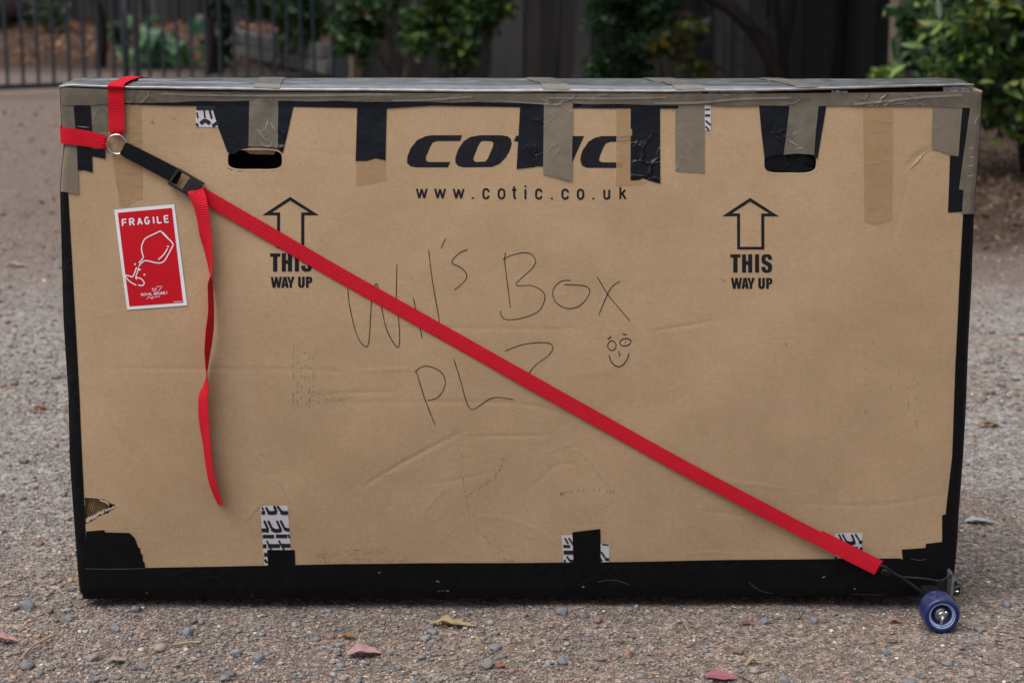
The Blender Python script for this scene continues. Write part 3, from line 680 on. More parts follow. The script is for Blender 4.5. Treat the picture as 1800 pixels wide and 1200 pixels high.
# stroke alphabets
arc = lambda cx, cy, rx, ry, a0, a1, n=9: [(cx+rx*math.cos(R(a)), cy+ry*math.sin(R(a))) for a in np.linspace(a0, a1, n)]
GL = {  # unit box, y up
 'F': [[(0,0),(0,1)],[(0,1),(1,1)],[(0,.53),(.85,.53)]], 'R': [[(0,0),(0,1)],[(0,1),(.55,1)]+arc(.55,.75,.42,.25,90,-90)+[(0,.5)],[(.5,.5),(1,0)]],
 'A': [[(0,0),(.5,1)],[(.5,1),(1,0)],[(.2,.33),(.8,.33)]], 'G': [arc(.52,.5,.5,.5,45,335,16)+[(1,.45),(.6,.45)]], 'I': [[(.5,0),(.5,1)]],
 'L': [[(0,1),(0,0)],[(0,0),(.9,0)]], 'E': [[(0,0),(0,1)],[(0,1),(.9,1)],[(0,.52),(.8,.52)],[(0,0),(.9,0)]], 'O': [arc(.5,.5,.5,.5,0,360,20)],
 'Y': [[(0,1),(.5,.45)],[(1,1),(.5,.45)],[(.5,.45),(.5,0)]], 'B': [[(0,0),(0,1)],[(0,1),(.5,1)]+arc(.5,.77,.38,.23,90,-90)+[(0,.54)],[(.5,.54)]+arc(.55,.27,.42,.27,90,-90)+[(0,0)]],
 'U': [[(0,1),(0,.35)]+arc(.5,.35,.5,.35,180,360)+[(1,.35),(1,1)]], 'N': [[(0,0),(0,1)],[(0,1),(1,0)],[(1,0),(1,1)]], 'S': [arc(.5,.74,.45,.26,30,270,10)+arc(.5,.25,.45,.25,90,-150,10)],
 'w': [[(0,1),(.25,0)],[(.25,0),(.5,.95)],[(.5,.95),(.75,0)],[(.75,0),(1,1)]], 'c': [[(1,.74)]+arc(.5,.68,.5,.32,10,170,9)+[(0,.5)]+arc(.5,.32,.5,.32,190,350,9)+[(1,.26)]],
 'o': [arc(.5,.66,.5,.34,0,180,9)+arc(.5,.34,.5,.34,180,360,9)+[(1,.66)]], 't': [[(.4,1.30),(.4,.2),(.55,.03),(1.1,.02)],[(-.35,.93),(1.15,.93)]], 'i': [[(.5,0),(.5,1)],[(.5,1.22),(.5,1.4)]],
 'u': [[(0,1),(0,.3)]+arc(.45,.3,.45,.3,180,300,6)+[(1,.25)],[(1,1),(1,0)]], 'k': [[(0,0),(0,1.3)],[(0,.42),(.95,1)],[(.38,.62),(1,0)]], '.': [[(.5,0),(.5,.17)]],
}
def glyph_lines(ch, x0, x1, y0, y1):     # photo box: y0 top, y1 baseline
    return [[(x0+(x1-x0)*a, y1-(y1-y0)*b) for a, b in ln] for ln in GL[ch]]
ub = [('w',130,215),('w',265,350),('w',402,487),('.',540,556),('c',620,672),('o',733,787),('t',838,872),('i',928,944),('c',1008,1060),('.',1122,1138),('c',1201,1255),('o',1315,1367),('.',1427,1443),('u',1510,1558),('k',1628,1678)]
web = None
for i, (ch, a, b) in enumerate(ub):
    lines = [cl(ln) for ln in glyph_lines(ch, a+6, b-6, 468+i*.5, 537+i*.4)] if ch not in '.i' else [cl(ln) for ln in glyph_lines(ch, a, b, 468+i*.5, 541+i*.4)]
    o = strokes('printed_web_address' if web is None else 'printed_letter', lines, 3.5, M['ink'], web or BX0, curve=False)
    web = web or o

# this-way-up arrows
cw = lambda P, dx, dy: [(450+x/6.314+dx, 330+y/6.314+dy) for x, y in P]
def way_up(dx, dy):
    a = fill('printed_arrow', cw([(380,100),(700,305),(537,305),(537,672),(235,672),(235,305),(70,305)], dx, dy), .0004, M['ink'], BX0, [cw([(380,143),(590,273),(502,273),(502,642),(268,642),(268,273),(178,273)], dx, dy)])
    W1 = [[(158,725),(272,725),(272,762),(239,762),(239,927),(191,927),(191,762),(158,762)], [(288,725),(334,725),(334,800),(356,800),(356,725),(402,725),(402,927),(356,927),(356,842),(334,842),(334,927),(288,927)], [(432,725),(478,725),(478,927),(432,927)],
          [(622,785),(622,760),(608,735),(585,723),(540,723),(515,735),(503,760),(503,795),(515,825),(570,855),(576,870),(576,885),(570,895),(556,895),(549,885),(549,862),(503,862),(503,890),(515,915),(540,929),(585,929),(608,917),(622,890),(622,850),(610,825),(555,795),(549,780),(549,765),(556,757),(570,757),(576,765),(576,785)]]
    W2 = [[(165,985),(192,985),(203,1050),(214,985),(241,985),(252,1050),(263,985),(290,985),(268,1107),(238,1107),(228,1045),(218,1107),(187,1107)],
          [(305,985),(340,985),(364,1107),(334,1107),(330,1085),(315,1085),(311,1107),(281,1107)], [(346,985),(376,985),(388,1035),(400,985),(430,985),(402,1062),(402,1107),(373,1107),(373,1062)],
          [(468,985),(498,985),(498,1075),(505,1085),(512,1075),(512,985),(542,985),(542,1080),(530,1102),(505,1109),(480,1102),(468,1080)], [(555,985),(600,985),(620,997),(626,1018),(620,1045),(600,1058),(585,1060),(585,1107),(555,1107)]]
    H2 = {1: [[(322,1012),(318,1064),(327,1064)]], 4: [[(585,1006),(594,1009),(597,1020),(594,1034),(585,1037)]]}
    for k, p in enumerate(W1): fill('printed_letter', cw(p, dx, dy), .0004, M['ink'], a)
    for k, p in enumerate(W2): fill('printed_letter', cw(p, dx, dy), .0004, M['ink'], a, [cw(h, dx, dy) for h in H2.get(k, [])])
way_up(0, 0); way_up(808.5, 2)

# handwriting in thin pen
hp = lambda P: [(600+x/3, 400+y/3) for x, y in P]
el = lambda cx, cy, rx, ry, rot=0: [(cx+rx*math.cos(q)*math.cos(rot)-ry*math.sin(q)*math.sin(rot), cy+rx*math.cos(q)*math.sin(rot)+ry*math.sin(q)*math.cos(rot)) for q in np.linspace(0.3, 6.5, 14)]
hand = [('handwritten_word', 1.35, [[(33,318),(45,420),(80,560),(120,622),(145,600),(158,400),(172,318),(183,298),(192,312),(212,420),(240,540),(290,626),(307,600),(300,460),(290,370),(293,190)],[(380,368),(392,430),(415,530),(426,585)],[(364,261),(370,262)],[(460,115),(480,280),(518,497)],[(550,57),(525,110)],[(667,115),(620,135),(582,182),(620,205),(655,235),(655,275),(595,330)]]),
 ('handwritten_word', 1.35, [[(866,130),(862,180),(880,330),(892,425)],[(850,170),(900,145),(980,132),(1022,165),(1010,210),(920,300),(1000,305),(1060,335),(1072,380),(1040,440),(960,475),(875,485),(845,465),(840,435)],[(1212,278),(1160,282),(1120,320),(1118,370),(1150,410),(1205,428),(1260,410),(1300,365),(1308,325),(1270,305),(1175,301)],[(1348,256),(1400,345),(1460,420),(1522,493)],[(1470,283),(1430,310),(1400,360),(1357,463)]]),
 ('handwritten_word', 1.35, [[(392,745),(440,900),(495,1040)],[(385,762),(420,735),(460,730),(520,755),(547,800),(540,850),(505,895),(455,910)],[(592,690),(630,810),(660,920),(690,957),(740,930),(790,900),(840,896),(910,908)],[(862,650),(950,618),(1040,606),(1100,612),(1115,640),(1085,680),(1010,740),(955,835)]]),
 ('drawn_smiley_face', 1.7, [[(1405,590),(1425,573)],[(1482,562),(1505,565)],el(1427,623,22,25),el(1498,605,30,19,-.2),[(1424,628),(1429,629)],[(1495,607),(1500,608)],[(1462,652),(1470,678)],[(1412,672),(1425,710),(1455,733),(1485,725),(1510,690),(1515,662)]])]
for nm, wd, ls in hand: strokes(nm, [hp(l_) for l_ in ls], wd, M['pen'], BX0)

# --- tapes
def ruck(amp, seed, sx=60, sz=60):       # gentle puckers of a tape that does not lie flat
    return lambda x, z: amp*(0.5+0.5*np.sin(x*sx+seed+2*np.sin(z*31+seed)))*(0.5+0.5*np.sin(z*sz+seed*1.7))
_tn = [0]
def tape(name, poly, level, mat, lift=None, step=0.006):
    _tn[0] += 1; return fill(name, poly, 0.0005+0.0003*level+(0.0007 if name == 'brown_tape' and level > 2.1 else 0)+0.00002*(_tn[0] % 12), mat, BX0, step=step, lift=lift)
def edge_pts(tab, ys): return [(float(ip(y, tab)), y) for y in ys]
# black cloth tape binding the edges
ys = [337,400,480,560,640,720,800,880,960,1010,1046]
tape('black_tape', [(x+0.6, y) for x, y in edge_pts(Lp, ys)] + [(157,1046),(154,985),(150,920),(147,850),(140,700),(133,570),(127,470),(120,338)], 1, M['black_low'])
ys = [372,440,520,620,700,780,850,940,1000,1044]
tape('black_tape', [(1640,1044),(1640,962),(1656,955),(1656,905),(1662,903),(1673,800),(1679,640),(1685,520),(1693,374)] + [(x-0.6, y) for x, y in edge_pts(Rp, ys)], 1, M['black_low'])
bx_ = [144,260,400,600,800,1000,1200,1400,1560,1677]
tape('black_tape', [(144,996),(256,998),(480,993.5),(600,990),(900,988),(1200,984.5),(1580,980.5),(1600,985),(1677,985)] + [(x, float(ip(x, Bp))+0.2) for x in bx_[::-1]], 2, M['black_low'], ruck(.0007, 1, 9, 50))
tape('black_tape', [(152,933),(184,930.5),(184.5,934.5),(228,936),(237,945),(243,962),(246,963),(247,973),(250,974),(251,987),(253.5,988),(255,1000),(152,1000)], 1.5, M['black_low'])
tape('black_tape', [(1585,965),(1627,962),(1627,955),(1668,950),(1668,986),(1587,986)], 1.5, M['black_low'])
tape('black_tape', [(469.5,966),(518,966),(519,996),(471,996)], 1.6, M['black_low'])
tape('black_tape', [(1006,934),(1055,928),(1056,992),(1008,992)], 1.6, M['black_low'])
# black band along the top and the black patches hanging from it
tape('black_tape', [(216,176),(430,172),(700,172),(1000,176),(1192,178),(1192,190.5),(1000,190),(760,185.5),(680,190.5),(520,188),(300,186),(216,183.5)], 1, M['black'], ruck(.0008, 3, 16, 90))
tape('black_tape', [(371,184),(516,186),(506,232),(497,270),(488,262),(470,260),(445,258.5),(425,262),(412,271),(400,268.5),(383,224),(377,205)], 1.2, M['black'], ruck(.0006, 5, 90, 70), .004)
tape('black_tape', [(628.5,182),(680,184),(677.5,282),(660,278),(645,283),(625,283)], 1.3, M['black'], ruck(.0006, 2, 120, 30), .004)
tape('black_tape', [(914.5,184),(957,184),(955,292),(940,292),(930,294.5),(908,297)], 1.3, M['black'], ruck(.0006, 4, 80, 60), .004)
tape('black_tape', [(1108.5,184),(1160,185),(1160.5,322.5),(1140,317),(1130,313),(1123,316.5),(1108,317)], 1.3, M['black'], ruck(.0006, 6, 80, 60), .004)
tape('black_tape', [(1334,180),(1454,180),(1446,228),(1437,279),(1425,272),(1390,270),(1360,273),(1344,279),(1338,228)], 1.2, M['black'], ruck(.0006, 7, 70, 90), .004)
tape('black_tape', [(129,177),(159,176),(162.5,230),(163,262),(185,262),(185.5,279.5),(162,274.5),(163,303),(148,299),(137,299.5),(134,240)], 3.0, M['black'], ruck(.0003, 8), .004)
tape('black_tape', [(1692,184),(1716,184),(1713,372),(1690,372),(1666,373.5),(1670,274),(1685,274)], 1.1, M['black'], None)
# brown parcel tape
xs = np.linspace(107, 1725, 34)
tape('brown_tape', [(float(x), float(ip(x, Tp))+0.8) for x in xs] + [(float(x), float(np.interp(x, [107,216,430,700,1000,1187,1300,1500,1640,1725], [186,182,177,179,182,185,186,187,187,191]))+1.0*math.sin(x*.05)) for x in xs[::-1]], 2.6, M['brown'], ruck(.0022, 2, 14, 120), .004)
tape('brown_tape', [(107,180),(189.5,178),(190,232),(186,262),(150,262),(113,262),(109,232)], 1.6, M['brown'], ruck(.0005, 9, 70, 20), .004)
tape('brown_tape', [(113,259),(135.5,259),(139,341),(120,338),(106.6,335),(108,300)], 2.4, M['brown_thin'], ruck(.0012, 5, 60, 20), .004)
tape('brown_tape', [(438,176),(489,177),(489,260),(470,258),(437,257.5)], 2.4, M['brown'], ruck(.0026, 3, 120, 50), .003)
tape('brown_tape', [(956,178),(1007,180),(1005,318.5),(980,312),(954.5,306)], 2.2, M['brown_thin'], ruck(.0008, 4, 110, 20), .004)
tape('brown_tape', [(1187,180),(1238.5,181),(1238.5,304.5),(1187,301)], 1.6, M['brown_thin'], None)
tape('brown_tape', [(1389,179),(1440,180),(1434,230),(1431,272),(1400,270),(1377.5,272)], 2.2, M['brown'], ruck(.0024, 6, 130, 45), .003)
tape('brown_tape', [(1640,183),(1692,184),(1684.5,275),(1669,271.5),(1654,265.5),(1637,262)], 2.0, M['brown_thin'], ruck(.0006, 1))
tape('brown_tape', [(1706,184)] + [(float(ip(y, Rp))-.6, y) for y in (186,230,280,330,376)] + [(1690,376),(1693,334),(1685,333)], 2.2, M['brown'], ruck(.0012, 8, 60, 60), .004)
# clear amber tape over bare board
tape('amber_tape', [(216,184),(248,184),(249,260),(249.5,300),(250,349),(232,352),(224,363),(210,362),(203,320),(197,270),(205,262)], .2, M['amber'], ruck(.0004, 3, 20, 160))
tape('amber_tape', [(626,189),(629,189),(629,282),(678,276),(678.5,317),(655,323),(626,326)], .2, M['amber'])
tape('amber_tape', [(1083,187),(1111,187),(1111,312),(1135,318),(1135,322),(1110,326),(1083,327)], .4, M['amber'], ruck(.0004, 3, 20, 160))
tape('amber_tape', [(1517,184),(1570,184),(1568,387),(1552,391),(1536,394),(1519,388)], .2, M['amber'], ruck(.0005, 5, 20, 160))
# pale slivers paint the glints along small ridges in the tape
def crinkles(lst, wd=1.0):
    V, F = join([strip_geo(smooth_line(l_, 4), [max(.25, wd*math.sin(math.pi*i/(len(smooth_line(l_, 4))-1))) for i in range(len(smooth_line(l_, 4)))], .0024+stag()) for l_ in lst]); return build('crinkle_glint', V, F, M['glint'], BX0)
crinkles([[(450,182),(447,197)],[(464,176),(458,200),(452,222)],[(474,182),(472,205),(466,225),(455,233)],[(443,221),(455,230),(466,246)],[(474,214),(486,230)],[(458,250),(472,258),(480,248)],[(466,196),(461,206)]], 1.3)
crinkles([[(1404,190),(1412,224),(1430,230)],[(1392,236),(1402,232)],[(1396,262),(1412,258),(1421,247)],[(1423,196),(1420,218)],[(1384,245),(1404,257)],[(1428,204),(1424,226)]], 1.5)
crinkles([[(1535,210),(1569,213)],[(1552,216),(1569,213)],[(1519,229),(1540,230),(1562,227)],[(1553,256),(1570,252)],[(1519,318),(1528,326),(1536,340)],[(1519,359),(1524,378),(1535,393)],[(1522,366),(1545,362)],[(1638,224),(1655,222)],[(1519,288),(1550,284)],[(1550,279),(1566,281)]], .8)
crinkles([[(222,206),(247,204)],[(228,231),(248,230)],[(210,303),(240,301)],[(206,330),(212,356)],[(222,357),(248,347)],[(226,250),(246,251)],[(200,318),(215,316)]], .8)
crinkles([[(1713,214),(1722,200)],[(1709,222),(1717,210)],[(1704,243),(1715,240)],[(1701,276),(1716,277)],[(1699,292),(1715,290)],[(1697,310),(1713,308)],[(1702,260),(1711,261)]], 1.4)
crinkles([[(1084,268),(1090,272),(1100,277)],[(1086,247),(1106,243)],[(1084,246),(1090,242)],[(640,292),(666,292)],[(164,212),(167,200)],[(168,196),(165,205)],[(134,180),(158,180)],[(136,222),(158,224)]], 1.1)
# lifted folds of the long brown strip, their catch-light painted as paler strips
def ridge_strip(name, pts, wpx, off, mat):
    V, F = strip_geo(smooth_line(pts, 8), wpx, off); return build(name, V, F, mat, BX0, True)
M['lip'] = m_tape('lifted_parcel_tape', (0.19, 0.168, 0.138), (0.245, 0.22, 0.185), 0.16, 0.5)
ridge_strip('tape_fold_highlight', [(225,161),(350,167),(520,168),(680,166),(760,168)], 4.0, .0040, M['lip'])
ridge_strip('tape_fold_highlight', [(690,177),(760,175),(830,170)], 3.0, .0040, M['lip'])
ridge_strip('tape_fold_highlight', [(870,176),(930,181),(985,184)], 2.2, .0040, M['lip'])
ridge_strip('tape_fold_highlight', [(1500,183),(1560,177),(1620,171),(1690,167)], 4.5, .0040, M['lip'])
ridge_strip('tape_fold_highlight', [(1150,181),(1230,180),(1300,174),(1390,172)], 4.0, .0040, M['lip'])
ridge_strip('tape_fold_highlight', [(960,172),(1080,173),(1170,171)], 3.0, .0040, M['lip'])

# --- printed tread-pattern tape peeping out
def tread(poly, level, marks, wd=2.6):
    o = tape('white_tread_tape', poly, level, M['tread_white'])
    g = [strip_geo(densify(l_, 4) if len(l_) == 2 else smooth_line(l_, 4), w_, .0005+.0003*level+.0006+stag()) for l_, w_ in marks]
    V, F = join(g); build('tread_print', V, F, M['tread_black'], o); return o
ct = lambda P: [(440+x/9.23, 870+y/9.23) for x, y in P]
tread(ct([(160,175),(380,165),(605,165),(660,890),(720,1130),(225,1140)]), .3, [
    (ct([(180,280),(240,285)]), 7), (ct([(185,190),(215,240)]), 3), (ct([(255,190),(290,270)]), 4), (ct([(280,275),(350,285),(430,270)]), 7), (ct([(385,170),(425,265)]), 4.5), (ct([(440,170),(500,260)]), 4), (ct([(490,270),(560,285),(610,275)]), 7),
    (ct([(225,410),(290,560)]), 4), (ct([(185,565),(300,570)]), 7), (ct([(290,410),(350,540)]), 4), (ct([(345,545),(420,575),(510,560)]), 7), (ct([(430,410),(500,560)]), 4), (ct([(490,405),(560,545)]), 4), (ct([(555,540),(600,555),(635,555)]), 6),
    (ct([(200,668),(385,668)]), 6.5), (ct([(415,662),(600,662)]), 6.5), (ct([(615,630),(637,690)]), 3), (ct([(205,825),(260,825)]), 7), (ct([(285,822),(480,820)]), 7), (ct([(510,815),(650,815)]), 7), (ct([(265,735),(340,890)]), 3), (ct([(460,730),(550,890)]), 3), (ct([(222,965),(300,965)]), 7), (ct([(230,1040),(270,1100)]), 4)])
cu = lambda P: [(960+x/12.86, 910+y/12.86) for x, y in P]
tread(cu([(340,375),(620,375),(620,1015),(395,1010)]), .3, [(cu([(420,440),(500,570)]), 3), (cu([(385,625),(540,630)]), 5), (cu([(505,435),(610,590)]), 3), (cu([(395,765),(610,765)]), 7), (cu([(465,850),(540,960)]), 3), (cu([(400,960),(440,965)]), 6), (cu([(540,960),(620,965)]), 6)])
tread(cu([(1215,570),(1430,570),(1425,985),(1215,985)]), .3, [(cu([(1265,580),(1410,595)]), 2.5), (cu([(1240,745),(1330,880)]), 3), (cu([(1325,905),(1420,925)]), 5), (cu([(1215,900),(1265,960)]), 4)])
cv = lambda P: [(1440+x/10.9, 910+y/10.9) for x, y in P]
tread(cv([(305,300),(540,280),(832,285),(800,770),(300,765)]), .3, [(cv([(375,310),(450,450)]), 3), (cv([(360,450),(450,450)]), 5), (cv([(445,305),(520,450)]), 3), (cv([(510,465),(600,485),(690,455)]), 7), (cv([(620,310),(680,455)]), 3.4), (cv([(690,300),(770,430)]), 3), (cv([(760,455),(820,460)]), 6), (cv([(590,590),(740,590)]), 8), (cv([(780,570),(815,600)]), 6), (cv([(300,745),(340,765)]), 4)])
cx_ = lambda P: [(340+x/5, 170+y/5) for x, y in P]
tread(cx_([(18,85),(215,85),(222,270),(18,268)]), .3, [(cx_([(22,100),(190,100)]), 8), (cx_([(28,140),(38,190)]), 3), (cx_([(90,110),(100,190)]), 3), (cx_([(140,120),(160,195)]), 4), (cx_([(60,240),(100,212),(145,240)]), 7), (cx_([(165,262),(215,225)]), 6), (cx_([(22,235),(38,262)]), 4)])
tread([(1238,182),(1249.5,182),(1249,229.5),(1239,229)], .3, [([(1239,193),(1248,192)], 3), ([(1239,203),(1248,203)], 4), ([(1240,212),(1249,220)], 3), ([(1240,222),(1246,229)], 3)])

# --- red fragile sticker
cs = lambda P: [(180+x/5.454, 340+y/5.454) for x, y in P]
st = fill('fragile_sticker', cs([(112,158),(690,103),(817,1067),(240,1113)]), .0012, M['sticker_white'], BX0)
fill('red_print', cs([(147,186),(667,138),(778,1040),(262,1080)]), .0016, M['sticker_red'], st)
def slant_text(word, xs, base0, base1, h, hw, up, wpx, parent, name):
    """letters between centre positions xs along a slanted baseline, in sticker crop units"""
    (bx0, by0), (bx1, by1) = base0, base1; d = np.array([bx1-bx0, by1-by0]); d = d/np.linalg.norm(d); n_ = np.array(up)/np.linalg.norm(up)
    g = []
    for ch, c in zip(word, xs):
        for ln in GL[ch]:
            P = [np.array([bx0, by0]) + d*(c+(a-.5)*hw*(1 if ch not in 'I' else .01)) + n_*h*b for a, b in ln]
            g.append(strip_geo(densify(cs([tuple(p) for p in P]), 2.5), wpx, .0020+stag()))
    V, F = join(g); return build(name, V, F, M['sticker_white'], parent)
slant_text('FRAGILE', [22,92,168,238,302,360,428], (195,312), (640,273), 62, 40, (-.10,-1), 2.6, st, 'printed_word')
gl = [[(560,358),(480,395),(415,430),(388,475),(378,520),(384,570),(396,605),(375,640),(352,665)],[(352,695),(380,662),(410,642),(460,648),(510,660),(560,663),(600,640),(640,572),(683,492)],[(560,358),(615,415),(665,460),(683,492)],[(582,372),(608,400),(632,425)],[(650,448),(668,462)],
      [(540,632),(585,590),(610,555),(628,525)],[(332,705),(318,745),(303,780),(288,802)],[(290,800),(255,786),(222,782)],[(222,790),(265,840),(328,876)],[(350,705),(342,745),(324,795),(332,822)],[(324,800),(375,815),(403,848),(398,872),(375,880),(346,874)]]
strokes('printed_wine_glass', [cs(l_) for l_ in gl], 2.0, M['sticker_white'], st, .0020)
dots = [(316,675),(362,727),(407,775),(632,507)]
strokes('printed_drops', [cs([(x-8, y), (x+8, y)]) for x, y in dots], 2.8, M['sticker_white'], st, .0020)
slant_text('ROYALBRUNEI', [12,36,58,80,102,136,160,183,205,228,250], (375,980), (640,958), 24, 17, (-.10,-1), .85, st, 'printed_word')
slant_text('AIRLINES', [10,22,34,48,60,70,84,98], (455,1000), (570,985), 10, 8, (-.10,-1), .5, st, 'printed_word')
strokes('printed_crest', [cs(l_) for l_ in [[(482,905),(490,930),(515,930),(522,903)],[(482,905),(492,918),(500,900),(510,918),(522,903)],[(525,890),(578,886),(540,935)],[(430,1008),(450,985),(470,1002),(490,1004)],[(690,1034),(770,1028)]]], .9, M['sticker_white'], st, .0020, curve=False)

# --- scuffs and rubbed marks
def scuff(lines, mat, wd=1.2, bits=0.5, step=2.2, name='scuff_mark', jit=1.2, off=.0003, ln=1.4, ang=None):
    g = []
    for l_ in lines:
        P = densify(smooth_line(l_, 6), step)
        for i in range(len(P)-1):
            if random.random() > bits: continue
            d = (P[i+1]-P[i]); d = d/max(np.linalg.norm(d), 1e-6) if ang is None else np.array(ang)
            for _ in range(3):
                c = P[i]+np.array([random.gauss(0, jit), random.gauss(0, jit)]); q = ln*random.uniform(.2, .9)
                g.append(strip_geo([c-d*q, c+d*q], wd*random.uniform(.3, .9), off+stag()*.5+random.uniform(0, .0002)))
    if g: V, F = join(g); build(name, V, F, mat, BX0)
scuff([[(810,770),(812,800),(815,850),(825,900),(835,925),(858,952),(880,975),(898,986)]], M['grime_dark'], .8, .45, jit=.6)
scuff([[(822,870),(850,852),(875,830),(890,800)]], M['purple'], .9, .8, jit=2.2, ang=(.25,-1), ln=2.5)
scuff([[(725,815),(755,803),(790,786)],[(672,837),(698,833)]], M['grime_dark'], .8, .35, jit=.8)
scuff([[(512,697),(560,696),(620,698)],[(512,704),(560,706),(620,700)],[(540,692),(610,693)]], M['grime_dark'], .9, .5, jit=3.0)
for x in (516,523,530,537,544,551): scuff([[(x,610),(x,720)]], M['grime'], .7, .38, step=5, jit=.5, ln=3)
scuff([[(600,965),(640,966),(690,968)],[(556,974),(680,970)],[(560,984),(720,982)]], M['grime_dark'], 1.1, .5, jit=2.6)
scuff([[(885,983),(910,986)]], M['grime_dark'], 1.2, .7, jit=1.5)
scuff([[(985,868),(1010,862),(1060,861),(1090,866)]], M['grime'], .8, .7, step=5, jit=.5, ang=(.1,-1), ln=4)
for x in (1597,1609,1613): scuff([[(x,668),(x-1,760)]], M['grime'], .6, .4, step=5, jit=.3, ln=3)
for x in (1520,1535,1550,1565,1580): scuff([[(x,590),(x,690)]], M['grime'], .5, .2, step=6, jit=.4, ln=3)
scuff([[(1060,895),(1080,880)],[(1270,490),(1275,498)],[(1645,420),(1652,424)],[(1380,603),(1384,610)],[(1520,723),(1523,726)],[(265,212),(272,218)],[(268,205),(268,222)],[(300,208),(312,212)]], M['grime'], .9, .7, jit=1.5)
scuff([[(257,1042),(259,1043)],[(666,1005),(668,1005)],[(768,1020),(772,1021)],[(786,1037),(789,1038)],[(1024,1029),(1026,1029)],[(1446,1014),(1450,1012)],[(1501,1033),(1503,1034)],[(770,1038),(790,1037)]], M['rubbed'], 1.2, 1.0, name='pale_speck', jit=.4, off=.0024, ln=.9)
strokes('pale_scratch', [[(440,1050),(444,1046),(443,1041)],[(1316,1022),(1330,1034),(1345,1040),(1360,1043)],[(1500,1044),(1530,1045),(1557,1045.5)],[(1600,980),(1615,983),(1628,981)],[(150,997.5),(200,999),(254,998.5)],[(1050,1020),(1080,1017),(1105,1025)]], .6, M['alloy'], BX0, .0028)
rb = [[(430,918),(446,898),(460,884)],[(430,917),(418,907)],[(490,848),(500,868),(511,888)],[(460,797),(466,812)],[(600,657),(650,650),(690,649)],[(960,577),(985,578)],[(1140,583),(1190,574),(1235,566)],[(1070,852),(1050,830),(1040,812)],[(1280,903),(1340,907)],[(1298,914),(1313,937)],[(1048,918),(1058,917)],[(640,900),(655,885)],[(1205,975),(1260,972)],[(600,708),(650,706)],[(400,648),(470,650)],[(905,938),(975,955)],[(980,782),(1005,785)]]
V, F = join([strip_geo(smooth_line(l_, 5), .9, .0005+stag()) for l_ in rb]); build('rubbed_crease', V, F, M['rubbed'], BX0)

# --- inside the hand holes: folded-in black flap, pale liner, black bag, shade as a black sheet
def inner(name, poly, depth, mat, tilt=0.0):
    P = [at_y(x, y, depth) for x, y in poly]; zt = max(p[2] for p in P)
    P = [p + np.array([0, (zt-p[2])*tilt, 0]) for p in P]
    Q_ = [p + np.array([0, .004, 0]) for p in P]; n = len(P)
    return build(name, P+Q_, [tuple(range(n))[::-1], tuple(range(n, 2*n))] + [(i, (i+1) % n, n+(i+1) % n, n+i) for i in range(n)], mat, BX0)
inner('folded_hand_flap', [(400,250),(498,250),(498,262),(470,256),(430,258),(400,266)], .012, M['black'])
inner('inner_liner', [(425,262),(485,264),(482,272),(440,271)], .016, M['card_edge'])
inner('bag_and_shade_inside', [(330,230),(560,230),(560,330),(330,330)], .075, M['rubber'])  # black sheet standing in for the unlit box interior
inner('bag_and_shade_inside', [(1325,245),(1455,245),(1455,320),(1325,320)], .022, M['black'], -.1)
# the torn corner: bent-in brown liner, shredded flutes, dark gap
tp = np.array(TEAR, float)
inner('bent_in_liner', [(146,870),(160,872),(184,879),(194,889),(180,899),(152,914),(146,918)], .006, M['card_in'], .15)
strokes('liner_wrinkle', [[(158,876),(152,905)],[(162,877),(155,908)],[(166,876),(160,900)]], .7, M['rubbed'], BX0, -.0055)
g = []
for k in range(26):
    u = k/25; x = 152+(206-152)*u; y = 915-(915-888)*u**.8
    hgt = 9*(1-u*.55)
    g.append(strip_geo([(x+random.uniform(-1, 1), y-hgt*.35+random.uniform(-1.5, 1.5)), (x+random.uniform(-1, 1.5), y+hgt*.45+random.uniform(-1.5, 1.5))], random.uniform(2.2, 3.6), .0006+stag()))
V, F = join(g); build('torn_flutes', V, F, M['card_flute'], BX0)
V, F = join([strip_geo([(150,872.5),(166,873.5),(176,875)], 1.6, .0009), strip_geo([(176,878),(186,881),(192,886)], 3.0, .0008)]); build('torn_paper_edge', V, F, M['card_flute'], BX0)
# dent with split skin at the upper right corner
V, F = join([strip_geo(smooth_line([(1596,298),(1612,282),(1622,270),(1640,259)], 6), [.5,1,2,3,3,4,4,5,5,5,4,4,4,3,3,2,2,1,.5], .0022)]); build('split_skin', V, F, M['card_edge'], BX0)

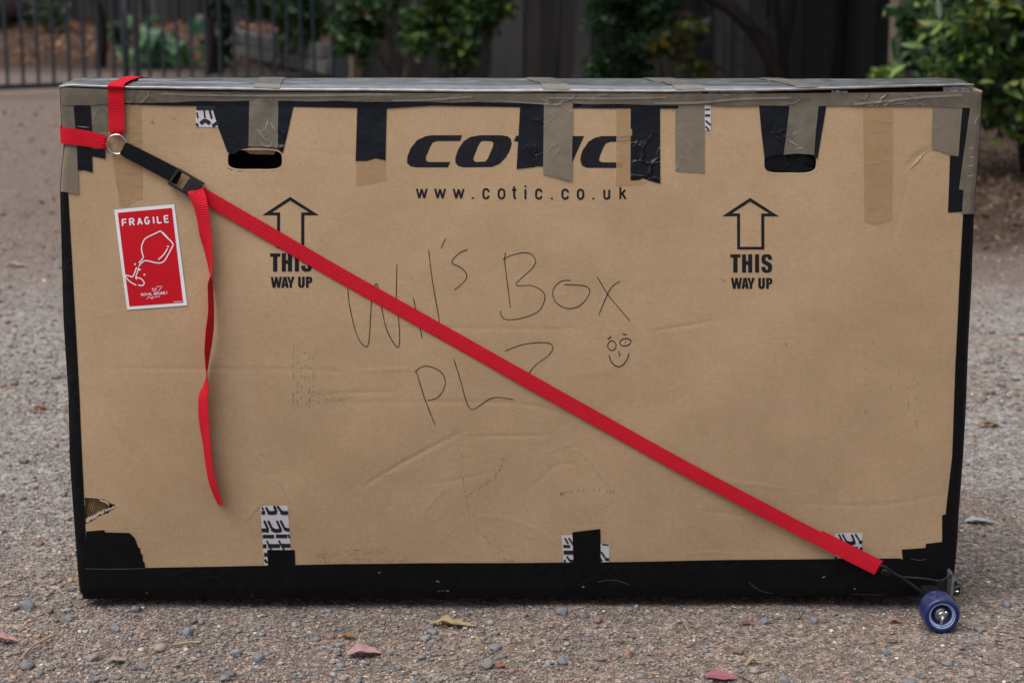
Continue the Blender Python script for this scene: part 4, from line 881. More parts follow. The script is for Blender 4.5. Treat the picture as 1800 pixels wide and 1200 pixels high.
# --- top flaps: creased, taped over, gaping on the right
def roll(t): return (1-(1-t/.15)**2)*.93+.07*t if t < .15 else .93+.07*t      # folded front edge, then flat
def flap(name, front_tab, back_tab, y0, y1, mat, wob, thick=.004, nu=200, nv=28, seed=0.0):
    V = []; 
    for lay in (0, 1):
        for j in range(nv+1):
            t = j/nv
            for i in range(nu+1):
                x = front_tab[0][0]+(front_tab[-1][0]-front_tab[0][0])*i/nu
                a = at_y(x, float(ip(x, front_tab)), y0); bx = back_tab[0][0]+(back_tab[-1][0]-back_tab[0][0])*i/nu
                b = at_y(bx, float(ip(bx, back_tab)), y1); p = a+(b-a)*t; p[2] = a[2]+(b[2]-a[2])*roll(t)
                nz = wob*(noise.noise(Vector((p[0]*7, p[1]*26, seed)))+.5*noise.noise(Vector((p[0]*23, p[1]*50, seed+4))))
                p[2] += nz*(0.25+.75*math.sin(math.pi*min(1, t*1.0))) - lay*thick
                p[1] += .0016*noise.noise(Vector((p[0]*40, t*3, seed+9)))*(1-t)
                V.append(p)
    n = nu+1; m = (nu+1)*(nv+1); F = []
    for j in range(nv):
        for i in range(nu):
            q = (j*n+i, j*n+i+1, (j+1)*n+i+1, (j+1)*n+i); F.append(q); F.append(tuple(m+k for k in q[::-1]))
    for i in range(nu): F.append((i+1, i, m+i, m+i+1)); q = nv*n; F.append((q+i, q+i+1, m+q+i+1, m+q+i))
    for j in range(nv): F.append((j*n, (j+1)*n, m+(j+1)*n, m+j*n)); q = nu; F.append(((j+1)*n+q, j*n+q, m+j*n+q, m+(j+1)*n+q))
    return build(name, V, F, mat, BX0, True)
FT = [(103,151),(125,148),(200,151.5),(330,154),(600,157),(900,159),(1100,159),(1200,158.5),(1350,157),(1500,153),(1600,149),(1690,146.5),(1712,147)]
BT = [(140,136.5),(300,137),(600,137),(900,137.2),(1200,138),(1500,138.5),(1650,136.5),(1690,139)]
flap('top_flap', FT, BT, -.004, BACK, M['brown_top_skylit'], .0030, .0035)
flap('inner_top_flap', [(108,159),(600,168),(1100,170),(1250,174),(1500,176),(1690,170),(1722,163)], [(140,142),(900,142),(1660,142)], .004, BACK-.004, M['card_in'], .001, .004, 60, 4, 3.0)
# lighter cross bands of tape on the top
def top_band(a, b, skew, mat=None):
    V = []; F = []; n = 28
    for j in range(n+1):
        t = j/n; yy_ = -.006+(BACK-.01)*t
        for k in range(5):
            x = a+(b-a)*k/4 + skew*t
            f_ = at_y(x, float(ip(x, FT)), -.004); bxx = 140+(1690-140)*(x-103)/(1712-103); q = at_y(bxx, float(ip(bxx, BT)), BACK); p = f_+(q-f_)*t; p[2] = f_[2]+(q[2]-f_[2])*roll(t)
            nz = .0030*(noise.noise(Vector((p[0]*7, p[1]*26, 0)))+.5*noise.noise(Vector((p[0]*23, p[1]*50, 4))))*(0.25+.75*math.sin(math.pi*t))
            p[2] += nz+.0012; V.append(p)
    for j in range(n):
        for k in range(4): F.append((j*5+k, j*5+k+1, (j+1)*5+k+1, (j+1)*5+k))
    build('cross_tape', V, F, mat or M['lip'], BX0, True)
top_band(446, 492, -14); top_band(955, 1002, -40); top_band(1188, 1240, -60); top_band(1400, 1440, -60)
# crumpled plastic glimpsed in the open slit
def crumple(x0, x1, y0, y1, Yd, name='plastic_wrap', mat=None, n=26):
    V = []; F = []
    for j in range(5):
        for i in range(n+1):
            x = x0+(x1-x0)*i/n; p = at_y(x, y0+(y1-y0)*j/4, Yd + .006*noise.noise(Vector((x*.12, j*.9, 3)))); p[2] += .0025*noise.noise(Vector((x*.2, j*1.3, 8))); V.append(p)
    for j in range(4):
        for i in range(n): F.append((j*(n+1)+i, j*(n+1)+i+1, (j+1)*(n+1)+i+1, (j+1)*(n+1)+i))
    build(name, V, F, mat or M['bubble'], BX0)
crumple(1108, 1150, 158, 167, .003); crumple(1185, 1235, 159, 167, .004); crumple(1246, 1262, 160, 167, .004); crumple(1462, 1490, 160, 166, .004); crumple(1658, 1705, 153, 165, .006)
crumple(985, 1030, 160, 166, .003, 'torn_tape_edge', M['lip']); crumple(1030, 1090, 161, 167, .001, 'torn_tape_edge', M['card_edge']); crumple(1266, 1330, 160, 166, .002, 'torn_tape_edge', M['card_edge'])
# raw corner of board standing up at the right end
V, F = [], []
for a, b in ((at_y(1690,146,.004), at_y(1726,159,-.002)), ): 
    for q in (a, b): V += [q, q+np.array([0,.004,-.004]), q+np.array([0,0,-.004])]
F = [(0,3,4,1),(1,4,5,2),(2,5,3,0)]
build('raw_corner_edge', V, F, M['card_edge'], BX0)

# ================================================================== RED LUGGAGE STRAP
def pt(x, y, d):
    X_, Z_ = face_s(x, y); return at_y(x, y, -float(surf(np.array([X_]), np.array([Z_]))[0])-d)
def ribbon(name, Cn, Wd, width, mat, parent, thick=.0013, per=8, origin=None):
    """a webbing band along Cn with width directions Wd"""
    Cn = np.array(smooth_line(Cn, per)) if per else np.array(Cn); k = len(Cn)
    Wd = np.array(Wd, float)
    if Wd.ndim == 1: Wd = np.repeat(Wd[None], k, 0)
    elif len(Wd) != k: Wd = np.stack([np.interp(np.linspace(0, len(Wd)-1, k), np.arange(len(Wd)), Wd[:, a]) for a in range(3)], -1)
    wd = np.interp(np.linspace(0, 1, k), np.linspace(0, 1, len(width)), width) if hasattr(width, '__len__') else np.full(k, width)
    T = np.gradient(Cn, axis=0); T /= np.linalg.norm(T, axis=1)[:, None]
    Wd = Wd-(Wd*T).sum(1)[:, None]*T; Wd /= np.linalg.norm(Wd, axis=1)[:, None]; N = np.cross(T, Wd)
    s = np.concatenate([[0], np.cumsum(np.linalg.norm(np.diff(Cn, axis=0), axis=1))])
    na = 6; V = []; UV = []; F = []
    sec = [(-1+2*a/(na-1), 1) for a in range(na)] + [(1-2*a/(na-1), -1) for a in range(na)]; m = len(sec)
    for i in range(k):
        for a, b in sec:
            V.append(Cn[i]+Wd[i]*a*wd[i]/2+N[i]*b*thick/2*(1-.45*abs(a)**6)); UV.append((a*.0125, s[i]))
    for i in range(k-1):
        for a in range(m): F.append((i*m+a, i*m+(a+1) % m, (i+1)*m+(a+1) % m, (i+1)*m+a))
    F.append(tuple(range(m))[::-1]); F.append(tuple(range((k-1)*m, k*m)))
    o = build(name, V, F, mat, parent, False, uv=UV); return o
sp0 = face_xz(205, 254)
ST = thing('luggage_strap', (sp0[0], -.01, sp0[1]), 'bright red webbing strap tied diagonally across the box with a buckle', 'strap')
dirp = lambda a, b: (at_y(*b, 0)-at_y(*a, 0))/np.linalg.norm(at_y(*b, 0)-at_y(*a, 0))
across = dirp((600, 470), (588, 491))
dp_ = [(326,327,.006),(358,344.5,.006),(480,415,.004),(600,484.5,.0025),(760,574,.0025),(900,653,.0025),(1050,737,.003),(1200,820.5,.004),(1310,879,.007),(1400,926,.010),(1480,967,.015),(1543,998.5,.020)]
ribbon('diagonal_webbing', [pt(*p) for p in dp_], across, .0228, M['red'], ST)
ribbon('doubled_webbing_end', [pt(1440,943,.0085), pt(1480,963,.0120), pt(1546,996,.0170)], across, .0228, M['red'], ST)
# hanging twisted tail: (x, y, stand-off, apparent width px, facing)
tl = [(336,322,.010,24,1),(345,338,.016,27,1),(353,362,.020,24,1),(358,388,.018,22,1),(361,412,.016,21,1),(366,440,.014,14,1),(370,475,.012,6,1),(369.5,500,.013,9,-1),(371,545,.016,10,-1),(368.5,580,.018,14,-1),(365.5,612,.018,12,-1),(364,645,.016,4.5,-1),(363.5,675,.016,7,1),(357.5,700,.016,16,1),(358,735,.015,18,1),(363.5,785,.014,13,1),(368,820,.014,13,1),(374,850,.013,14,1),(380,868,.012,13,1),(387.5,887,.012,12,1)]
Cn, Wd = [], []
for x, y, d, wpx, sg in tl:
    Cn.append(pt(x, y, d)); a = math.acos(min(.999, wpx/27.5)); a = (a if sg > 0 else math.pi-a)-.163; Wd.append((math.cos(a), -math.sin(a), -.12*math.cos(a)))
ribbon('hanging_tail', Cn, Wd, .0245, M['red'], ST, per=6)
# band round the left end
lx = lambda y: pt(110, y, 0)
pL = [pt(189,250.5,.006), pt(178,249,.006), pt(150,243.5,.005), pt(122,239.5,.005)]
e0 = pt(110, 238, .003); e0[0] -= .002
pL += [e0] + [np.array([e0[0]-.003, yy_, e0[2]+.002]) for yy_ in (.02,.08,.16,.232)] + [np.array([e0[0]+.03, BACK+.006, e0[2]+.004]), np.array([e0[0]+.08, BACK+.006, e0[2]+.002])]
ribbon('side_band', pL, (0, 0, 1), [.017,.022,.0250,.0252,.0252,.0252,.0252,.0252,.0252,.0252,.0252], M['red_flat'], ST)
zt = at_y(203, 152, 0)[2]
pT = [pt(205.5,237,.006), pt(205,226,.007), pt(204.5,200,.0065), pt(204,175,.0085), pt(203.5,160,.0085)]
a0 = at_y(203.5, 151.5, -.0125); a1 = at_y(206, 147, .004); b1 = at_y(238, 135.6, BACK-.01)
pT += [a0, a1] + [a1+(b1-a1)*t + np.array([0, 0, .0015]) for t in (.25,.5,.75)] + [b1, b1+np.array([.01,.022,-.012]), b1+np.array([.012,.024,-.08]), np.array([b1[0]-.03, BACK+.008, e0[2]+.02])]
Wt = [np.array([1,0,0])]*5 + [np.array([1,0,0]), np.array([1,-.1,0])] + [np.array([1,-.35,0])]*3 + [np.array([1,-.2,0])]*4
ribbon('top_band', pT, Wt, [.019,.0245]+[.0250]*12, M['red_flat'], ST)
# gathered pleats at the ring
for i, (x, y0, y1) in enumerate(((197,226,238),(202,227,239),(208,227,239),(213,226,238))):
    tube('webbing_pleat', [pt(x, y0, .0078), pt(x+(205.5-x)*.15, (y0+y1)/2, .0086), pt(x+(205.5-x)*.3, y1, .0074)], [.0004, .0013, .0011], M['red_flat'], ST, 6)
for i, (y, x0, x1) in enumerate(((242,178,190),(247,176,190),(253,176,190),(258,178,190))):
    tube('webbing_pleat', [pt(x0, y, .0064), pt((x0+x1)/2, y+(250-y)*.1, .0080), pt(x1, y+(250-y)*.25, .0072)], [.0004, .0013, .0011], M['red_flat'], ST, 6)
rc = pt(205.5, 254, .0068); ring = []
for k in range(40):
    q = 2*math.pi*k/40; ring.append(rc+np.array([.0150*math.cos(q), -.001*math.sin(q), .0150*math.sin(q)]))
tube('steel_ring', ring, .0016, M['chrome'], ST, 10, True)
wa = dirp((225,252), (212,271))
ribbon('black_webbing', [pt(216,261,.0075), pt(222,264,.0085), pt(262,284.5,.0075), pt(306,307.5,.0085), pt(316,312.5,.008)], wa, [.018,.0225,.0235,.0245,.0245], M['blackweb'], ST)
# cam buckle
bu = dirp((305,310), (343,332)); bv = wa
def bpt(u, v, d): return pt(327, 322.5, d)+bu*u+bv*v
def bbar(name, u, v, d, su, sv, sd, mat, bev=.0012, par=None):
    rot = Matrix((Vector(bu), Vector((0, -1, 0)), Vector(bv))).transposed()
    rot = Matrix((Vector(bu), Vector(bu).cross(Vector(bv)), Vector(bv))).transposed()
    return bevel_box(name, Vector(bpt(u, v, d)), (su, sd, sv), mat, par or ST, bev, rot=rot)
fr = bbar('buckle', -.0215, 0, .010, .004, .028, .007, M['buckle'])
bbar('buckle_side', .001, -.0135, .010, .046, .0035, .009, M['buckle'], par=fr); bbar('buckle_side', .001, .0135, .010, .046, .0035, .009, M['plastic'], par=fr)
bbar('buckle_lever', .0125, 0, .0130, .019, .0235, .009, M['plastic'], .002, fr); bbar('buckle_bar', .0015, 0, .0145, .003, .0225, .003, M['plastic'], par=fr)

# ================================================================== WHEEL SET STRAPPED UNDER THE CORNER
WY = -.112; wc = at_y(1656.5, 1081, WY); WR = .0287; wz = WR + float(gz(wc[0], WY)) + .001
wc = np.array([wc[0], WY, wz])
TR = thing('skate_truck', (wc[0], .1, 0), 'skateboard truck with a blue wheel lashed under the lower right corner', 'wheel set')
def wheel(y0, sgn):
    c = (wc[0], y0, wz)
    P = [(.0205,0),(.0212,-.0008),(.0248,-.0012),(.0272,.0006),(.0284,.0042),(WR,.009),(WR,.036),(.0283,.041),(.0266,.044),(.0200,.045)]
    o = lathe('wheel', P, c, (0, sgn, 0), M['wheel'], TR, 56)
    lathe('wheel_core', [(.0205,0),(.0196,.0012),(.0186,.0040),(.0150,.0085),(.0120,.0100),(.0040,.0105),(.0005,.0105)], c, (0, sgn, 0), M['wheel_core'], o, 48)
    for r_, h_ in ((.0200,.0002),(.0184,.0034),(.0172,.0050)):
        lathe('printed_ring', [(r_-.00055,h_+.0006),(r_-.00025,h_-.0003),(r_+.00035,h_-.0006),(r_+.0006,h_)], c, (0, sgn, 0), M['wheel_line'], o, 48)
    lathe('washer', [(.0005,.0062),(.0098,.0062),(.0105,.0075),(.0105,.0110)], c, (0, sgn, 0), M['alloy'], o, 24)
    nb = bmesh.new(); bmesh.ops.create_cone(nb, cap_ends=True, segments=6, radius1=.0062, radius2=.0062, depth=.0055); bmesh.ops.bevel(nb, geom=nb.edges[:], offset=.0006, segments=1, affect='EDGES')
    nb.transform(Matrix.Translation((c[0], y0+sgn*.0040, c[2])) @ Matrix.Rotation(math.pi/2, 4, 'X')); bm_build('axle_nut', nb, M['steel'], o)
    tube('split_pin', [(c[0]+.001, y0+sgn*.0005, c[2]-.001), (c[0]-.001, y0-sgn*.0005, c[2]-.009), (c[0]-.0012, y0+sgn*.001, c[2]-.0150)], [.0026,.0023,.0016], M['steel'], o, 8)
    lathe('axle_tip', [(.0003,-.0022),(.0026,-.0018),(.0032,-.0002),(.0032,.006)], (c[0]+.0058, y0, c[2]+.0052), (0, sgn, 0), M['chrome'], o, 12)
    return o
wheel(WY, 1); wheel(BACK+.13, -1)
tube('axle', [(wc[0], WY+.01, wz), (wc[0], BACK+.12, wz)], .004, M['steel'], TR, 10)
bevel_box('hanger', (wc[0], .04, wz+.004), (.022, BACK-.02, .020), M['plastic'], TR, .005)
# grey end plate and black bushing block standing proud of the box corner
cy = -.035
pl = lambda P, y: [at_y(x, q, y) for x, q in P]
def slab(name, P, y, th, mat, parent):
    A = pl(P, y); B = [p+np.array([0, th, 0]) for p in A]; n = len(A)
    return build(name, A+B, [tuple(range(n)), tuple(range(n, 2*n))[::-1]] + [((i+1) % n, i, n+i, n+(i+1) % n) for i in range(n)], mat, parent)
bp = slab('bracket_plate', [(1673,1012),(1677,1009),(1683,1020),(1678,1021),(1675,1047),(1671,1048),(1673,1018)], cy, .05, M['alloy'], TR)
slab('bracket_web', [(1677,1017),(1680,1016),(1687,1024),(1684,1026)], cy+.004, .03, M['alloy'], bp)
bk_ = slab('bushing_block', [(1677,1024),(1685,1023),(1688,1029),(1687,1044),(1676,1047)], cy+.008, .04, M['plastic'], TR)
slab('plate_rib', [(1676,1032.5),(1687,1028.5),(1687,1030.5),(1676,1034.5)], cy+.003, .03, M['alloy'], bk_)
lathe('bolt', [(.0003,-.005),(.0026,-.005),(.003,-.004),(.003,.004)], at_y(1681, 1039, cy+.004), (1, -.6, 0), M['chrome'], TR, 10)
slab('hanger_arm', [(1618,1046),(1640,1036),(1655,1024),(1673,1014),(1673,1046),(1655,1049),(1630,1050)], -.010, .05, M['plastic'], TR)
# elastic cord from the strap end to the truck
for nm, P, r_ in (('cord', [(1546,993,.026),(1556,996,.027),(1570,1006,.026),(1588,1016,.026),(1610,1032,.028),(1628,1046,.032)], .0022), ('cord', [(1588,1014,.026),(1600,1014.5,.027),(1625,1016.5,.030),(1652,1020,.032),(1666,1014,.034),(1676,1009,.036)], .0019), ('cord', [(1640,1040,.03),(1650,1030,.03),(1645,1022,.032),(1652,1020,.034)], .0016)):
    tube(nm, smooth_line([pt(*p) for p in P], 5), r_, M['cord'], TR, 8)
tube('cord_knot', smooth_line([pt(1552,1001,.026), pt(1558,1003,.031), pt(1562,1008,.026), pt(1556,1009,.022), pt(1551,1005,.026)], 4), .0024, M['cord'], TR, 8)

# ================================================================== BACKGROUND
def wbox(name, c, s, mat, parent=None, rz=0.0, origin=None):
    V, F = box_geo(c, s, rz); return build(name, V, F, mat, parent, origin=origin)
LEAF_PAL = {'green': [(0.028,0.070,0.018),(0.042,0.098,0.026),(0.055,0.116,0.033),(0.020,0.051,0.017)], 'dark': [(0.015,0.042,0.015),(0.020,0.058,0.020),(0.028,0.070,0.028),(0.011,0.032,0.013)],
            'yellow': [(0.135,0.162,0.027),(0.108,0.135,0.024),(0.176,0.149,0.027),(0.270,0.101,0.034)], 'autumn': [(0.05,0.085,0.02),(0.10,0.05,0.022),(0.06,0.08,0.02),(0.035,0.06,0.016)],
            'bright': [(0.113,0.211,0.038),(0.161,0.254,0.047),(0.237,0.279,0.054),(0.076,0.151,0.032)], 'litter': [(0.20,0.095,0.045),(0.27,0.130,0.065),(0.13,0.062,0.033),(0.34,0.190,0.110),(0.21,0.070,0.036)]}
def leaf_cloud(P, size, pal, up=0.4, slim=0.42, droop=0.0, shape=2):
    """folded leaves at points P, joined: verts, tris, colours"""
    n = len(P); d = rng.normal(size=(n, 3)); d[:, 2] = d[:, 2]*.6 - droop; d /= np.linalg.norm(d, axis=1)[:, None]
    nn = rng.normal(size=(n, 3)); nn[:, 2] += up*3; nn -= (nn*d).sum(1)[:, None]*d; nn /= np.linalg.norm(nn, axis=1)[:, None]; sd = np.cross(d, nn)
    s = size*rng.uniform(.6, 1.3, n)[:, None]
    if shape == 2:      # rhombic leaf folded on its midrib
        V = np.stack([P, P+d*s*.45+sd*s*slim*.5+nn*s*.08, P+d*s-nn*s*.08, P+d*s*.45-sd*s*slim*.5+nn*s*.08], 1); F = np.array([(0,1,2),(0,2,3)])
    else:               # six-sided blade with a bent tip
        V = np.stack([P, P+d*s*.28+sd*s*slim*.42+nn*s*.05, P+d*s*.62+sd*s*slim*.40+nn*s*.05, P+d*s-nn*s*.10, P+d*s*.62-sd*s*slim*.40+nn*s*.05, P+d*s*.28-sd*s*slim*.42+nn*s*.05, P+d*s*.5-nn*s*.01], 1)
        F = np.array([(0,1,6),(1,2,6),(2,3,6),(3,4,6),(4,5,6),(5,0,6)])
    k = V.shape[1]; pc = np.array(LEAF_PAL[pal]); c = pc[rng.integers(0, len(pc), n)]*rng.uniform(.7, 1.3, (n, 1))
    C = np.concatenate([np.repeat(c, k, 0), np.ones((n*k, 1))], 1)
    return V.reshape(-1, 3), (F[None]+(np.arange(n)*k)[:, None, None]).reshape(-1, 3), C
def clumps(centres, n, rad, squash=.8):
    c = np.array(centres)[rng.integers(0, len(centres), n)]; q = rng.normal(size=(n, 3)); q /= np.linalg.norm(q, axis=1)[:, None]
    q *= (rng.uniform(0, 1, (n, 1))**.5)*rad; q[:, 2] *= squash; return c+q
def foliage(name, P, size, pal, parent, **kw):
    V, F, C = leaf_cloud(P, size, pal, **kw); o = build(name, V, F, M['leaf'], parent, col=C); return o

# --- steel picket gates on the far left
gA, gB = on_ground(-40, 172), on_ground(228, 161.5); gC = on_ground(587, 150.5)
gA[0] -= 0.0
def gate_px(px, p0, p1):   # image x -> parameter, exact for points at rail height
    lo, hi = -.3, 1.3
    for _ in range(40):
        m_ = (lo+hi)/2; q = p0+(p1-p0)*m_; zc = (q[1]+CAM_D)*CP + (CAM_H-.55)*SP; x = 900+FPX*q[0]/zc
        if x < px: lo = m_
        else: hi = m_
    return (lo+hi)/2
def gate(p0, p1, pxs, label, H=1.55):
    d = (p1-p0); rz = math.atan2(d[1], d[0]); ln = np.linalg.norm(d[:2]); mid = (p0+p1)/2
    g = thing('picket_gate', (p0[0], p0[1], 0), label, 'gate', 'steel driveway gates')
    for z in (.085, H-.12): wbox('rail', (mid[0], mid[1], z), (ln, .030, .05), M['gate'], g, rz)
    for p in (p0, p1): wbox('stile', (p[0], p[1], H/2+.03), (.05, .05, H), M['gate'], g, rz)
    for px in pxs:
        q = p0+d*gate_px(px, p0, p1); wbox('picket', (q[0], q[1], H/2+.045), (.024, .024, H-.12), M['gate'], g, rz)
    return g
u = (gB-gA)/np.linalg.norm(gB-gA)
gA2 = gA-u*1.4
first = [9-27.4*k for k in range(1, 12)][::-1] + [9,37,64,91,119,145,171,198]
gate(gA2, gB-u*.03, first, 'grey steel picket gate leaf at the far left edge of the driveway')
gate(gB+u*.09, gC, [261,286,311,335,361,386,411,434,457,481,505,529,551], 'grey steel picket gate leaf between the latch and the thick gatepost')
# drop bolt and latch where the leaves meet
lt = thing('gate_latch', (gB[0], gB[1]-.05, 0), 'grey drop bolt and latch where the two gate leaves meet', 'latch')
tube('bolt_rod', [(gB[0]-.005, gB[1]-.05, .02), (gB[0]-.005, gB[1]-.05, 1.0)], .011, M['gate'], lt, 8)
for z in (.45, .72): wbox('bolt_keeper', (gB[0], gB[1]-.045, z), (.09, .03, .035), M['gate'], lt)
gp = thing('gatepost', (gC[0]+.06, gC[1]+.02, 0), 'thick dark square steel gatepost at the end of the picket gate', 'post')
wbox('post_tube', (gC[0]+.08, gC[1]+.02, .95), (.125, .125, 1.9), M['gate'], gp); wbox('post_cap', (gC[0]+.08, gC[1]+.02, 1.91), (.14, .14, .025), M['gate'], gp)

# --- dark paling fence behind the box, paling by paling
def paling_fence(p0, p1, label, wpal=.17, H=1.85, group='dark paling fences'):
    d = p1-p0; ln = np.linalg.norm(d[:2]); rz = math.atan2(d[1], d[0]); nrm = np.array([d[1], -d[0], 0])/ln
    f = thing('paling_fence', (p0[0], p0[1], 0), label, 'fence', group); n = int(ln/wpal)
    meshes = []
    for k in range(4):
        V, F = box_geo((0, 0, 0), (wpal*(1.02+.02*k), .018, 1.0), 0, 1); me = bpy.data.meshes.new('paling'); me.from_pydata(V, [], F); me.materials.append(M['paling']); meshes.append(me)
    for i in range(n):
        o = bpy.data.objects.new('paling', meshes[i % 4]); COL.objects.link(o); o.parent = f
        t = (i+.5)/n; c = p0+d*t+nrm*(.022*(i % 2)+random.uniform(0, .006))
        h = H+random.uniform(-.03, .03); o.location = Vector((c[0], c[1], h/2)) - f.location; o.scale = (random.uniform(.93, 1.04), 1, h); o.rotation_euler = (random.uniform(-.006, .006), random.uniform(-.006, .006), rz+random.uniform(-.02, .02))
    for z in (.3, .95, 1.6): m_ = (p0+p1)/2-nrm*.05; wbox('fence_rail', (m_[0], m_[1], z), (ln, .04, .09), M['paling'], f, rz)
    for k in range(int(ln/2.4)+1): q = p0+d*min(1, k*2.4/ln)-nrm*.12; wbox('fence_post', (q[0], q[1], .95), (.1, .1, 1.9), M['paling'], f, rz)
    return f
fA0 = np.array([gC[0]+.22, gC[1]+.3, 0.0]); fA1 = np.array([9.5, gC[1]-2.0, 0.0])
paling_fence(fA0, fA1, 'dark weathered timber paling fence behind the box and shrubs')
fB0 = np.array([-13.0, 30.0, 0.0]); fB1 = np.array([gC[0]+.5, 27.5, 0.0])
paling_fence(fB0, fB1, 'far dark paling fence beyond the picket gate', .19)
# fence end post, paler timber than the palings
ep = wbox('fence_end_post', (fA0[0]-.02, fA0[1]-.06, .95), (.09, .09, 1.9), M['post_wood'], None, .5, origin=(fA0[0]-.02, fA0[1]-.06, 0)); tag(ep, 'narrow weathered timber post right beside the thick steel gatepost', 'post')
wp = thing('wire_trellis', tuple(at_y(1275, 137, fA0[1]-1.2)*np.array([1, 1, 0])), 'square wire mesh panel fixed to the dark fence', 'trellis')
ty = fA0[1]-1.25
for k, px in enumerate((1247,1258,1275,1296,1311)): q = at_y(px, 70, ty); tube('wire', [(q[0]-.02*k*0, ty, .02), (q[0]-.03, ty, 1.6)], .006, M['wire'], wp, 5)
for yp in (25,72,119,166): a, b = at_y(1246, yp, ty), at_y(1312, yp-2, ty); tube('wire', [tuple(a-np.array([0,.008,0])), tuple(b-np.array([0,.008,0]))], .006, M['wire'], wp, 5)

# --- low block retaining wall beyond the gate
rw = thing('retaining_wall', tuple(on_ground(570, 140)), 'low mossy concrete block retaining wall beyond the picket gate', 'wall')
q0, q1 = np.array([gC[0]-.15, gC[1]+1.6, 0]), np.array([-4.6, 25.2, 0]); dd = q1-q0; ln = np.linalg.norm(dd[:2]); rz = math.atan2(dd[1], dd[0]); nb_ = int(ln/.42)
for course in range(2):
    for i in range(nb_):
        c = q0+dd*((i+.5+(.5 if course else 0))/nb_); zz = float(gz(c[0], c[1]))*.6
        bevel_box('block', (c[0], c[1], zz+.02+.10+.165*course), (ln/nb_-.012, .20, .155), M['block'], rw, .012, rz+random.uniform(-.03, .03), seg=1)

# --- shrubs and trees
def shrub(name, base, label, stems, cl_, n, rad, size, pal, bark='bark', cat='shrub', squash=.8, group='shrubs along the fence', extra=None, **kw):
    s_ = thing(name, tuple(base), label, cat, group)
    for i, (tip, r_) in enumerate(stems):
        tip = np.array(tip); b = np.array(base)+np.array([random.uniform(-.04, .04), random.uniform(-.04, .04), 0]); mid = (b+tip)/2+np.array([random.uniform(-.06, .06), random.uniform(-.05, .05), .05])
        P = smooth_line([b, mid, tip], 5); tube('stem', P, list(np.linspace(r_, r_*.4, len(P))), M[bark], s_, 6)
    foliage('foliage', clumps(cl_, n, rad, squash), size, pal, s_, **kw)
    if extra: foliage('turning_leaves', clumps(cl_, extra[1], rad, squash), size, extra[0], s_, **kw)
    return s_
def cl_px(pts, Y_, dj=.25): return [at_y(x, y, Y_+random.uniform(-dj, dj)) for x, y in pts]
YS = gC[1]-.9
b1 = on_ground(705, 158)
shrub('garden_shrub', b1, 'leafy green shrub with bare spreading stems next to the gatepost', [(at_y(x, y, b1[1]+random.uniform(-.2, .2)), .018) for x, y in ((650,70),(668,40),(690,20),(702,60),(716,30),(730,80),(676,-30))],
      cl_px([(612,25),(640,15),(625,55),(650,45),(630,85),(660,10),(690,-10),(650,-30),(700,-40),(735,30),(640,-60),(620,-20),(610,70)], b1[1]), 1300, .17, .11, 'green', extra=('autumn', 160), shape=6, slim=.6)
b2 = on_ground(800, 162)
shrub('garden_shrub', b2, 'yellow-green bushy shrub behind the logo end of the box top', [(at_y(x, y, b2[1]+random.uniform(-.2, .2)), .018) for x, y in ((770,60),(790,30),(812,70),(835,50),(850,20),(870,60),(880,30))],
      cl_px([(740,55),(760,35),(785,30),(775,65),(800,55),(815,30),(790,85),(810,75),(830,25),(820,5),(790,0),(770,-10),(840,-20),(860,10),(880,15),(800,-40),(760,-40),(850,40),(735,75),(805,100)], b2[1]), 2000, .16, .10, 'green', extra=('bright', 700), shape=6, slim=.6)
b3 = on_ground(1100, 168)
shrub('dense_shrub', b3, 'dense dark green small-leaved shrub against the middle of the fence', [(at_y(x, 0, b3[1]), .02) for x in (1060,1090,1120,1150)],
      cl_px([(x, y) for x in (1050,1075,1100,1125,1150,1170) for y in (-60,-20,10,45,80,115,150) if not (x > 1140 and y > 90) and not (x < 1060 and y > 60 and y < 100)], b3[1], .3), 6500, .15, .060, 'dark', shape=6, slim=.55, extra=('green', 1500))
b4 = on_ground(1190, 172)
shrub('autumn_shrub', b4, 'sparse shrub with yellow and orange leaves right of the dense dark shrub', [(at_y(x, y, b4[1]), .012) for x, y in ((1160,100),(1178,60),(1215,80),(1222,40),(1200,20))],
      cl_px([(1160,70),(1175,85),(1190,55),(1205,50),(1222,40),(1228,60),(1185,75),(1215,110),(1150,85),(1240,125),(1170,40),(1205,80)], b4[1]), 240, .10, .10, 'autumn', shape=6, slim=.6, extra=('yellow', 70))
